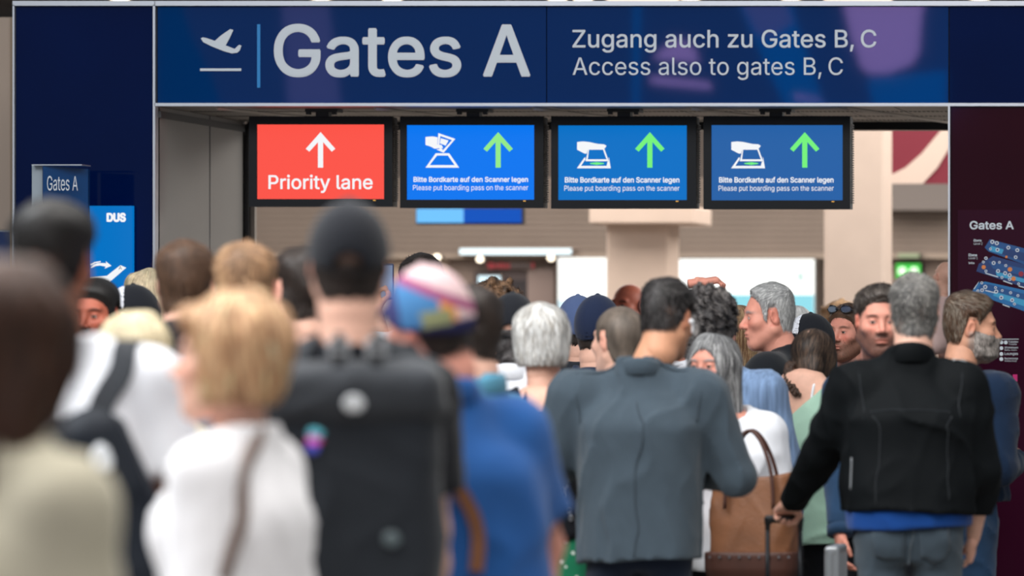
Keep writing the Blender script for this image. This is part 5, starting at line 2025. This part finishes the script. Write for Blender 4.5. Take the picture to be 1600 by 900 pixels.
p23 = person(1042, 435, 478, 'person with short dark hair and a white earbud in a grey-blue wool blazer', heading=2, yaw=26, pitch=-12, skin='olive', hair='fade', hairc='black', hvol=1.2, nstr=3000,
             strand='fwd', slen=.026, swid=.0012, top_g=G(C_BLAZER, kind='blazer', sleeve='long', hem=.83, loose=.030, collar='blazer', amp=.010, res=.0085, freq=20, stretch=(1, 1, .35)),
             bottom=G(C_JEANSD), L=((.36, .10, -1), (-.25, .9, .15)), R=((.40, .06, -1), (-.75, .9, .05)), seed=33, sw=.215, bulk=1.12, headoff=(.085, .05), sjit=.5, hi=(74, 70, 70))
p34 = person(1428, 427, 470, 'broad person with cropped grey hair in a black softshell jacket gripping a trolley handle', heading=-4, yaw=0, skin='fair', hair='short', hairc='darkgrey', hvol=.75, nstr=4500,
             strand='fwd', slen=.014, swid=.0010, hi=(160, 156, 150), sjit=.3,
             top_g=G(C_SOFTS, kind='jacket', sleeve='long', hem=.965, loose=.030, collar='stand', amp=.011, res=.0085, freq=17, stretch=(1, 1, .8)),
             bottom=G(C_JEANSG, res=.012, amp=.007), L=((.38, .52, -.76), (.355, .61, -.71)), R=((.24, .06, -1), (-.1, .45, -1)), Lh=('grip', ((0, -.3, -1), (-.25, .8, -.3))), seed=34, sw=.178, bulk=1.16, belly=1.08, headoff=(.02, .05))
p35 = person(1518, 455, 418, 'person with brown-grey hair and grey beard in profile before the directory, dark denim jacket', heading=42, yaw=42, pitch=-3, skin='tan', hair='fade', hairc='brown', hvol=1.35, nstr=4200,
             strand='fwd', slen=.03, swid=.0010, hi=(136, 124, 110), sjit=.25, beard=.009, beardc='beardgrey', face=True, nose=1.15,
             top_g=G(C_DJACK, kind='denim_jacket', sleeve='long', hem=.97, loose=.026, collar='fold', amp=.009, res=.0095), bottom=G(C_JEANS, res=.012, amp=.008),
             L=BENT, R=((.22, -.15, -1), (-.5, .9, .1)), headoff=(.0, .06), seed=35, sw=.2, bulk=1.08)
p36 = person(1484, 470, 325, 'person at the right edge of the gateway holding up the baby', heading=-20, skin='red', hair='short', hairc='brown', hvol=1.1,
             top_g=G(C_PINK, sleeve='short', collar='tee'), bottom=G(C_JEANS), L=HOLD, R=HOLD, seed=36, nstr=800, strand='fwd', slen=.02)
# ------------------------------------------------------------------ things carried and worn details
M_WEB = mat('black_webbing', (26, 28, 32), rough=.8)
M_SILVER = mat('brushed_steel', (190, 192, 196), rough=.3, metal=.9)
M_LEATH = mat('brown_leather', (128, 82, 52), rough=.5, var=.22, vscale=9, bump=.3, bscale=90)
M_LEATHD = mat('dark_brown_leather', (74, 42, 32), rough=.5, var=.15, vscale=12)
M_PACK = cloth('pack_canvas', (34, 38, 44), var=.1, rough=.75)
M_PACK2 = cloth('pack_flap_canvas', (50, 53, 58), var=.08, rough=.75)

# roll-top backpack of the capped person
e, BM = bag(p11, 'backpack', 'large dark roll-top backpack worn by the person in the black cap', 'backpack', (.02, -.30, .93))
sdf_part('pack_body', M_PACK, e, (-.24, -.45, .86), (.28, -.15, 1.50), .010,
         [(rbox((.008, -.32, 1.19), (.176, .105, .27), .055),), (ell((.018, -.36, 1.10), (.16, .07, .2)), .05)], BM, folds(71, .009, 15, (1, 1, .8)))
sdf_part('roll_top', M_PACK2, e, (-.25, -.47, 1.30), (.29, -.13, 1.54), .009,
         [(rbox((.008, -.325, 1.425), (.186, .118, .062), .05, rot(4)),), (ell((.018, -.36, 1.39), (.19, .07, .045)), .03)], BM, folds(72, .007, 16, (.5, 1, 1.3)))
for q in (-1, 1):
    cx = .018 + q * .038
    box('webbing_strap', (cx - .011 - .02, -.03 - .085, .50), (cx + .011 - .02, -.03 - .075, .575), M_WEB, e)
    MB().tube([(cx - .02, -.10, .600), (cx - .02, -.03, .615), (cx - .02, .08, .600)], .010, 8, flat=.5).build('webbing_strap', M_WEB, e, smooth=True)
    sdf_part('buckle', mat('buckle_grey', (150, 152, 156), rough=.4), e, (cx - .04, -.42, 1.47), (cx + .04, -.32, 1.56), .004,
             [(rbox((cx, -.385, 1.515), (.022, .012, .020), .006),), (rbox((cx, -.385, 1.515), (.010, .02, .006), .002), .0, 's')], BM)
    strap_on(p11, p11['top'], [(q * .11, -.22, 1.36), (q * .115, -.18, 1.50), (q * .12, -.05, 1.62), (q * .12, .12, 1.46), (q * .13, .13, 1.25)], .055, .012, M_PACK2, 'shoulder_strap', e, BM)
for o in [c for c in e.children if c.name.startswith('roll_top')]:
    rt = o
I11 = dict(p11, root=e)


def on(px, py, I, e, at, dy):
    return loc(I, px, py, dy) - Vector(at)


at11 = (.02, -.30, .93)
decal(I11, rt, on(553, 632, p11, e, at11, -.44), (.022, 0, 0), (0, 0, .020), mat('badge_white', (206, 210, 214), rough=.5), 'logo_badge', .004, 5, 'round', e)
bdy = [c for c in e.children if c.name.startswith('pack_body')][0]
for k_, c_ in enumerate(((94, 196, 214), (226, 84, 170), (72, 80, 196))):
    decal(I11, bdy, on(493 - k_, 677 + k_ * 12, p11, e, at11, -.42), (.014, 0, 0), (0, 0, .011), mat('sticker_%d' % k_, c_, rough=.5), 'sticker', .004 + .001 * k_, 4, 'round', e)
decal(I11, bdy, on(613, 843, p11, e, at11, -.42), (.018, 0, 0), (0, 0, .016), mat('tag_grey', (86, 98, 102), rough=.5), 'patch', .004, 4, 'round', e)

# dark shoulder bag of the white t-shirt
at = (.12, -.33, .95)
e, BM = bag(p2, 'shoulder_bag', 'bulky black bag slung low behind the white t-shirt on the left', 'bag', at)
c = loc(p2, 165, 810, -.38)
sdf_part('bag_body', cloth('bag_nylon', (26, 31, 39), var=.1, rough=.55, sheen=0), e, c - Vector((.3, .2, .36)), c + Vector((.36, .2, .30)), .011,
         [(rbox(tuple(c + Vector((-.01, 0, -.08))), (.155, .11, .29), .06, rot(0, -24)),), (ell(tuple(c + Vector((.05, 0, -.16))), (.14, .12, .16)), .06)], BM, folds(73, .010, 14))
b0 = [x for x in e.children][0]
strap_on(p2, p2['top'], [loc(p2, 205, 530, -.0), loc(p2, 190, 560, -.12), loc(p2, 165, 625, -.25), loc(p2, 138, 690, -.25)], .052, .012, M_PACK2, 'shoulder_strap', e, BM)
I2 = dict(p2, root=e)
decal(I2, b0, loc(p2, 160, 715, -.5) - Vector(at), (.026, 0, 0), (0, 0, .032), mat('badge_white', (206, 210, 214)), 'badge', .004, 5, 'round', e)

# crossbody strap of the white blouse
at = (.1, .25, .86)
e, BM = bag(p3, 'crossbody_bag', 'small crossbody bag whose grey-brown strap crosses the white blouse', 'bag', at)
sdf_part('bag_body', M_LEATHD, e, (-.08, .16, .74), (.28, .36, 1.0), .012, [(rbox((.1, .26, .86), (.12, .045, .08), .03),)], BM)
strap_on(p3, p3['top'], [loc(p3, 405, 668, -.02), loc(p3, 424, 715, -.14), loc(p3, 404, 790, -.17), loc(p3, 352, 880, -.17), loc(p3, 330, 930, -.15)], .026, .008, mat('strap_taupe', (128, 112, 106), rough=.7), 'strap', e, BM)

# brown strap over the blue shirt
at = (-.16, .29, .84)
e, BM = bag(p12, 'messenger_bag', 'messenger bag with a brown leather strap across the royal blue shirt', 'bag', at)
sdf_part('bag_body', M_LEATH, e, (-.36, .18, .68), (.02, .42, 1.0), .012, [(rbox((-.16, .30, .84), (.15, .05, .11), .03),)], BM)
strap_on(p12, p12['top'], [loc(p12, 697, 600, -.05), loc(p12, 708, 660, -.3), loc(p12, 742, 740, -.3), loc(p12, 775, 820, -.3), loc(p12, 800, 900, -.3)], .030, .008, M_LEATH, 'strap', e, BM)

# chain strap of the white-haired person
at = (.16, .18, .86)
e, BM = bag(p18, 'chain_bag', 'small bag on a silver chain hanging over the black top beside the blazer', 'bag', at)
sdf_part('bag_body', C_BLACK, e, (.02, .1, .74), (.32, .28, 1.0), .012, [(rbox((.17, .19, .86), (.10, .04, .07), .02),)], BM)
pts = [loc(p18, 852, 640, -.2), loc(p18, 866, 690, -.25), loc(p18, 892, 735, -.25), loc(p18, 912, 800, -.2)]
t = bvh(p18['top'])
for i in range(34):
    u = i / 33 * 3
    j = min(int(u), 2)
    p = pts[j].lerp(pts[j + 1], u - j)
    q = t.find_nearest(p)
    c = q[0] + q[1] * .006 - Vector(at)
    mb = MB()
    ring = [c + Vector((.006 * math.cos(a) * (1 if i % 2 else .4), -.003 * (i % 2), .008 * math.sin(a))) for a in [2 * math.pi * z / 8 for z in range(9)]]
    mb.tube(ring, .0022, 4, cap=False)
    mb.build('chain_link', M_SILVER, e)

# brown leather tote
Yt = 17.72
tc = P(1176, 907, Yt)
e = empty('tote_bag', (tc.x, Yt, tc.z), 0)
tag(e, 'brown leather tote bag with dark handles hanging between the blazer and the trolley handle', 'bag')
sdf_part('bag_body', M_LEATH, e, (-.22, -.12, -.02), (.22, .12, .44), .008,
         [(loft([0, .04, .20, .35, .41], [.140, .150, .152, .146, .138], [.066, .074, .068, .046, .03], n=4),)], None, folds(81, .008, 15, (1, 1, .5)),
         [lambda x, y, z: z - .375 + .018 * np.cos(12 * x) + 0 * y])
sdf_part('base_panel', M_LEATHD, e, (-.22, -.12, -.02), (.22, .12, .14), .007,
         [(loft([0, .04, .10], [.150, .162, .163], [.084, .092, .090], n=4),)], None, None)
for i in range(9):
    a = -.135 + i * .034
    sdf_ = MB().tube([(a, -.089, .085), (a, -.097, .085)], .0045, 8).build('rivet', M_SILVER, e)
for yq in (-.062, .062):
    pts = [(-.085, yq * 1.25, .25), (-.082, yq * 1.1, .37), (-.05, yq * .7, .49), (-.005, yq * .4, .53), (.04, yq * .7, .48), (.078, yq * 1.1, .37), (.082, yq * 1.25, .25)]
    sm = []
    for i in range(len(pts) - 1):
        for j in range(5):
            sm.append(Vector(pts[i]).lerp(Vector(pts[i + 1]), j / 5))
    sm.append(Vector(pts[-1]))
    for _ in range(4):
        sm = [sm[0]] + [(sm[i - 1] + sm[i] + sm[i + 1]) / 3 for i in range(1, len(sm) - 1)] + [sm[-1]]
    MB().tube(sm, .011, 8, flat=.6).build('handle', M_LEATHD, e, smooth=True)

# trolley case with pull-out handle
r34 = p34['root']
M34 = Matrix.Translation(r34.location) @ Matrix.Rotation(r34.rotation_euler.z, 4, 'Z')
g = M34 @ (p34['J']['L'][2] + Vector((-.25, .8, -.3)).normalized() * .082 + Vector((0, -.3, -1)).normalized() * .026)
Yh = g.y
e = empty('trolley_case', (g.x, Yh, 0), 0)
tag(e, 'black trolley case whose pull-out handle is gripped by the hand in the black jacket', 'suitcase')
zh = g.z
sdf_part('handle_grip', mat('black_plastic', (16, 17, 20), rough=.35), e, (-.09, -.05, zh - .05), (.09, .05, zh + .04), .0045,
         [(rbox((0, 0, zh), (.064, .016, .013), .010),), (cone((-.055, 0, zh), (-.055, 0, zh - .035), .010, .009), .01), (cone((.055, 0, zh), (.055, 0, zh - .035), .010, .009), .01)])
for q in (-1, 1):
    MB().tube([(q * .055, 0, zh - .03), (q * .055, 0, .50)], .0078, 10).build('handle_pole', mat('black_tube', (28, 30, 34), rough=.25, metal=.6), e, smooth=True)
sdf_part('case_shell', mat('case_black', (22, 23, 27), rough=.4), e, (-.24, -.16, .03), (.24, .16, .60), .010, [(rbox((.06, 0, .315), (.17, .11, .26), .045),)], None,
         lambda x, y, z: .004 * np.cos(x * 120) * (np.abs(z - .315) < .22))
for a in (-.07, .19):
    for b in (-.08, .08):
        MB().tube([(a - .012, b, .028), (a + .012, b, .028)], .028, 14).build('wheel', M_BLACK, e)
# ribbed silver case standing behind the black jacket
Ys = 17.72
c = P(1315, 850, Ys)
e = empty('ribbed_case', (c.x - .02, Ys, 0), 0)
tag(e, 'silver ribbed hard-shell case just left of the washed grey jeans', 'suitcase')
sdf_part('case_shell', mat('silver_shell', (170, 174, 178), rough=.35, metal=.5), e, (-.08, -.16, .04), (.08, .16, .86), .007, [(rbox((0, 0, .44), (.026, .12, .385), .012),)], None,
         lambda x, y, z: .004 * np.cos(x * 230 + y * 230) * (np.abs(z - .44) < .36))
for a in (-.035, .035):
    for b in (-.08, .08):
        MB().tube([(a - .01, b, .026), (a + .01, b, .026)], .026, 12).build('wheel', M_BLACK, e)

# ------------------------------------------------------------------ garment details
# mint sweatshirt slipping off one shoulder, over the strap top
C_SKINTOP = p32['top']
garment(p32, C_MINT, kind='sweatshirt', sleeve='long', hem=.86, loose=.030, amp=.010, seed=61, res=.0095, freq=17, stretch=(.7, 1, 1.2), cuttop=(-.085, .95))
k32, sh32, tx32, ty32 = p32['k'], p32['sh'], p32['tx'], p32['ty']
for q in (-.10, .07):
    pts = [(tx32 + q, ty32 - .12, sh32 - .13), (tx32 + q * .9, ty32 - .11, sh32 - .05), (tx32 + q * .85, ty32 - .05, sh32 + .03), (tx32 + q * .9, ty32 + .05, sh32 - .02)]
    bod = [x for x in p32['root'].children if x.name.startswith('body')][0]
    seam(p32, bod, pts, .0055, C_WHITE, 'top_strap')
hb = MB()
HMb = p32['HM']
a0, a1, a2 = Vector((-.055, -.092, -.05)), Vector((-.062, -.125, -.12)), Vector((.010, -.135, -.20))
for i in range(26):
    u = i / 25
    c = a0.lerp(a1, u).lerp(a1.lerp(a2, u), u)
    for q in (0, 1, 2):
        ph = i * .85 + q * 2.1
        o_ = Vector((math.cos(ph) * .012, -.002 + math.sin(ph * 2) * .005, 0))
        n = 6
        s_ = .0125 * (1 - .35 * u)
        vs, fs = [], []
        for a in range(n + 1):
            for b in range(8):
                th, f2 = math.pi * a / n, 2 * math.pi * b / 8
                vs.append(HMb @ (c + o_ + Vector((s_ * math.sin(th) * math.cos(f2), s_ * .8 * math.sin(th) * math.sin(f2), s_ * 1.1 * math.cos(th)))))
        fs = [(a * 8 + b, (a + 1) * 8 + b, (a + 1) * 8 + (b + 1) % 8, a * 8 + (b + 1) % 8) for a in range(n) for b in range(8)]
        hb.add(vs, fs, np.array(lin((64, 46, 36))) * (.8 + .3 * (i % 2)))
hb.build('braid', M_HAIR, p32['root'], smooth=True)
pt = MB()
for i in range(3):   # inked lines on the back of the neck
    a = loc(p32, 1281 + i * 5, 600 - i * 2, -.1)
bod = [x for x in p32['root'].children if x.name.startswith('body')][0]
for i in range(4):
    seam(p32, bod, [loc(p32, 1278 + i * 4, 597 + i * 5, -.1), loc(p32, 1290 + i * 4, 600 + i * 5, -.1)], .0012, mat('tattoo_ink', (60, 56, 60)), 'tattoo_line')

seam(p32, [x for x in p32['root'].children if x.name.startswith('hair')][0], [p32['HM'] @ Vector((.02, .03, .13)), p32['HM'] @ Vector((.012, -.05, .13)), p32['HM'] @ Vector((.0, -.11, .085))], .0018, mat('scalp', (206, 164, 148)), 'parting')
# white earbud
def child_sdf(I, name, m, prims, lo, hi, h):
    return sdf_part(name, m, I['root'], lo, hi, h, prims, I['HM'])


child_sdf(p23, 'earbud', mat('earbud_white', (240, 242, 246), rough=.25), [(ell((.088, .004, -.002), (.009, .011, .010)),), (cone((.090, .010, -.004), (.089, .018, -.036), .0048, .0042), .004)], (.06, -.02, -.06), (.11, .04, .03), .0025)
# sunglasses pushed up
gl = MB()
for q in (-1, 1):
    gl.tube([(q * .036 + .026 * math.cos(a), .070 + .018 * (1 - abs(math.cos(a + (0 if q > 0 else math.pi)))) - abs(q * .036 + .026 * math.cos(a)) * .25, .108 + .017 * math.sin(a)) for a in [2 * math.pi * z / 14 for z in range(15)]], .0032, 6)
    gl.tube([(q * .062, .066, .108), (q * .082, .0, .075), (q * .084, -.04, .055)], .003, 6)
gl.tube([(-.012, .078, .108), (.012, .078, .108)], .0032, 6)
gl.build('sunglasses', mat('glasses_frame', (30, 30, 34), rough=.25), p31['root'], smooth=True, M=p31['HM'])
ln = MB()
for q in (-1, 1):
    v = [(q * .036 + .024 * math.cos(a), .074 - abs(q * .036 + .024 * math.cos(a)) * .15, .108 + .015 * math.sin(a)) for a in [2 * math.pi * z / 14 for z in range(14)]]
    ln.add(v, [tuple(range(14))])
ln.build('lens', mat('mirror_lens', (150, 160, 176), rough=.08, metal=.8), p31['root'], M=p31['HM'])

# blazer: centre seam, side seams, vents, shoulder seams
b = p23['top']
tx, ty, sh, k = p23['tx'], p23['ty'], p23['sh'], p23['k']
M_SB = cloth('blazer_seam', (52, 63, 72))
seam(p23, b, [(tx, ty - .2, sh + .02), (p23['px'], ty - .25, 1.2), (p23['px'], ty - .3, .84)], .0022, M_SB)
for q in (-1, 1):
    seam(p23, b, [(tx + q * .06, ty - .05, sh + .09), (tx + q * .13, ty - .04, sh + .06), (tx + q * .2, ty - .03, sh + .03)], .0020, M_SB)
    S, E = p23['J']['R' if q > 0 else 'L'][:2]
    seam(p23, b, [S + Vector((q * .0, .0, .08)), S + Vector((-q * .012, -.1, .0)), S + Vector((-q * .03, -.09, -.08))], .0024, M_SB)
# softshell: yoke and sleeve seams, shoulder logo; blue shirt hem; jeans details
b = p34['top']
tx, ty, sh, k = p34['tx'], p34['ty'], p34['sh'], p34['k']
M_SS = cloth('softshell_seam', (30, 35, 40), rough=.6)
for q in (-1, 1):
    S = p34['J']['R' if q > 0 else 'L'][0]
    seam(p34, b, [S + Vector((0, 0, .09)), S + Vector((-q * .012, -.12, .0)), S + Vector((-q * .03, -.12, -.10))], .0022, M_SS)
    seam(p34, b, [(tx + q * .15, ty - .2, sh - .10), (tx + q * .13, ty - .25, 1.25), (tx + q * .155, ty - .25, 1.0)], .002, M_SS)
seam(p34, b, [(tx - .16, ty - .2, sh - .075), (tx, ty - .22, sh - .060), (tx + .16, ty - .2, sh - .075)], .0020, M_SS)
decal(p34, b, loc(p34, 1500, 553, -.1), (.026, 0, -.010), (.0, 0, .008), mat('logo_grey', (150, 160, 164), rough=.4), 'shoulder_logo', .003, 4)
seam(p34, b, [loc(p34, 1332, 715, -.2), loc(p34, 1331, 765, -.2)], .003, mat('zip_grey', (130, 134, 138)), 'zip')
f = Field((p34['px'] - .26, p34['py'] - .24, .84), (p34['px'] + .26, p34['py'] + .24, 1.06), .010)
f.put(loft([.905, .96, 1.05], [.205, .205, .19], [.165, .165, .155], [p34['px']] * 3, [p34['py']] * 3))
f.disp(folds(91, .006, 22))
f.cut(lambda x, y, z: .912 - z + .006 * np.sin(11 * x) + 0 * y)
V, Q = f.mesh()
MB().add(V, Q).build('shirt_hem', cloth('bright_blue_cotton', (18, 64, 132)), p34['root'], smooth=True)


def jeans_details(I, m, stitch, zp=.86):
    b = I['bottom']
    px, py = I['px'], I['py']
    for q in (-1, 1):
        decal(I, b, (px + q * .085, py - .16, zp), (.062, 0, 0), (0, 0, .070), m, 'back_pocket', .004, 7, 'pocket')
        seam(I, b, [(px + q * .145, py - .16, zp + .068), (px + q * .025, py - .16, zp + .068)], .0018, stitch, 'stitching')
        seam(I, b, [(px, py - .15, zp + .08), (px + q * .15, py - .14, zp + .11)], .0016, stitch, 'stitching')
    seam(I, b, [(px, py - .16, zp + .10), (px, py - .16, zp - .10)], .002, stitch, 'stitching')


jeans_details(p34, C_JEANSG, mat('stitch_grey', (96, 104, 110)), .85)
jeans_details(p35, C_JEANS, mat('stitch_tan', (120, 104, 84)), .88)
# denim jackets: yoke, panel and cuff stitching
for I, dd in ((p35, -1), (p33, -1)):
    b = I['top']
    tx, ty, sh = I['tx'], I['ty'], I['sh']
    st = mat('denim_stitch', (72, 88, 108), rough=.8)
    seam(I, b, [(tx - .17, ty - .2, sh - .10), (tx, ty - .22, sh - .085), (tx + .17, ty - .2, sh - .10)], .002, st, 'stitching')
    for q in (-1, 1):
        S, E, W = I['J']['R' if q > 0 else 'L'][:3]
        seam(I, b, [S + Vector((0, 0, .09)), S + Vector((-q * .012, -.12, .0)), S + Vector((-q * .03, -.12, -.10))], .0022, st, 'stitching')
        seam(I, b, [S + Vector((0, 0, .09)), S + Vector((-q * .012, .12, .0)), S + Vector((-q * .03, .12, -.10))], .0022, st, 'stitching')
        seam(I, b, [(tx + q * .07, ty - .22, sh - .09), (tx + q * .045, ty - .25, 1.0)], .002, st, 'stitching')
        seam(I, b, [(tx + q * .05, ty + .22, sh - .02), (tx + q * .05, ty + .25, 1.0)], .002, st, 'stitching')
        MB().tube([W.lerp(E, .16), W.lerp(E, .01)], [.047, .046], 16).build('cuff', C_JEANS if I is p33 else C_DJACK, I['root'], smooth=True)
b = p33['top']
decal(p33, b, loc(p33, 1306, 605, -.22), (.022, 0, 0), (0, 0, .024), mat('orange_patch', (226, 92, 30), rough=.7), 'patch', .003, 5, 'round')
decal(p33, b, loc(p33, 1310, 572, -.22), (.020, 0, 0), (0, 0, .034), mat('white_patch', (196, 196, 200), rough=.7), 'patch', .003, 5)
decal(p33, b, loc(p33, 1310, 572, -.26), (.012, 0, 0), (0, 0, .026), mat('black_patch', (26, 28, 34), rough=.7), 'patch', .005, 4)

# baby held up at the edge of the gateway
hb_ = P(1476, 432, 24.3)
e = empty('baby', (hb_.x, hb_.y, hb_.z - .42), math.radians(40))
tag(e, 'bald baby in a pale pink top held up beside the maroon panel, face turned left', 'person')
hf = head_field(.0052, True, 1.0, .8)
V, Q = hf.mesh()
Cb = skin_cols(V, 'fair', red=.3, brow=(170, 130, 100))
HMb = Matrix.Translation((0, 0, .42)) @ rot(12, 0, 0) @ Matrix.Scale(.60, 4)
Hn = np.array(HMb)
bd = MB().add(V @ Hn[:3, :3].T + Hn[:3, 3], Q, Cb)
ff = Field((-.20, -.16, -.12), (.20, .22, .42), .011)
ff.put(ell((0, 0, .20), (.07, .065, .13)))
ff.put(cone((0, 0, .30), (0, 0, .37), .03, .03), .02)
for q in (-1, 1):
    ff.put(cone((q * .06, 0, .28), (q * .12, .07, .20), .026, .022), .02)
    ff.put(cone((q * .12, .07, .20), (q * .10, .15, .22), .022, .018), .01)
    ff.put(ell((q * .10, .165, .222), (.018, .022, .014)), .01)
    ff.put(cone((q * .045, 0, .10), (q * .09, .13, .06), .040, .030), .02)
    ff.put(cone((q * .09, .13, .06), (q * .08, .15, -.05), .030, .020), .01)
    ff.put(ell((q * .08, .17, -.07), (.018, .032, .015)), .01)
V, Q = ff.mesh()
bd.add(V, Q, np.array(lin(SKIN['fair'])))
bd.build('body', M_SKIN, e, smooth=True)
sdf_part('romper', C_PINK, e, (-.2, -.14, .0), (.2, .16, .40), .010, [(ell((0, 0, .20), (.082, .078, .14)),), (cone((-.06, 0, .28), (-.12, .06, .21), .036, .032, True), .02), (cone((.06, 0, .28), (.12, .06, .21), .036, .032, True), .02),
         (cone((-.045, 0, .10), (-.085, .11, .065), .048, .040, True), .02), (cone((.045, 0, .10), (.085, .11, .065), .048, .040, True), .02)], None, folds(93, .004, 30), [lambda x, y, z: z - .335 + 0 * x + 0 * y])

# printed words on the white cap front
o_ = [x for x in p6['root'].children if x.name.startswith('front_panel')]
if o_:
    pn = o_[0]
    for i in range(3):
        for q in range(4):
            decal(p6, pn, p6['HM'] @ Vector((-.040 + q * .026, .12, .062 + i * .020)), (p6['HM'].to_3x3() @ Vector((.010, 0, 0))), (p6['HM'].to_3x3() @ Vector((0, 0, .0045))), mat('print_black', (34, 36, 44)), 'cap_print', .0016, 3)
# grey barrier post between the heads
Yp = 22.3
e = empty('barrier_post', (X(1169, Yp), Yp, 0))
tag(e, 'slim grey barrier post top seen below the grey-haired profile', 'post')
box('post', (-.03, -.03, 0), (.03, .03, Z(546, Yp)), mat('post_grey', (96, 98, 102), rough=.4), e, .004)
box('post_cap', (-.036, -.036, Z(546, Yp)), (.036, .036, Z(543, Yp)), M_SILVER, e)
box('base', (-.14, -.14, 0), (.14, .14, .012), mat('post_grey', (0, 0, 0)), e)

# phone lifted over the crowd
W = p15['J']['L'][2]
r15 = p15['root']
M15 = Matrix.Translation(r15.location) @ Matrix.Rotation(r15.rotation_euler.z, 4, 'Z')
w = M15 @ (W + Vector((.035, .02, .07)))
e = empty('phone', w, -.15)
tag(e, 'dark blue phone lifted between the black cap and the multicoloured cap', 'phone')
sdf_part('phone_body', mat('phone_blue', (40, 58, 96), rough=.3), e, (-.06, -.03, -.03), (.06, .03, .14), .004, [(rbox((0, 0, .055), (.036, .006, .075), .005),)])
box('phone_screen', (-.032, -.0075, -.012), (.032, -.0062, .122), emat('phone_glow', (150, 176, 214), .7), e)
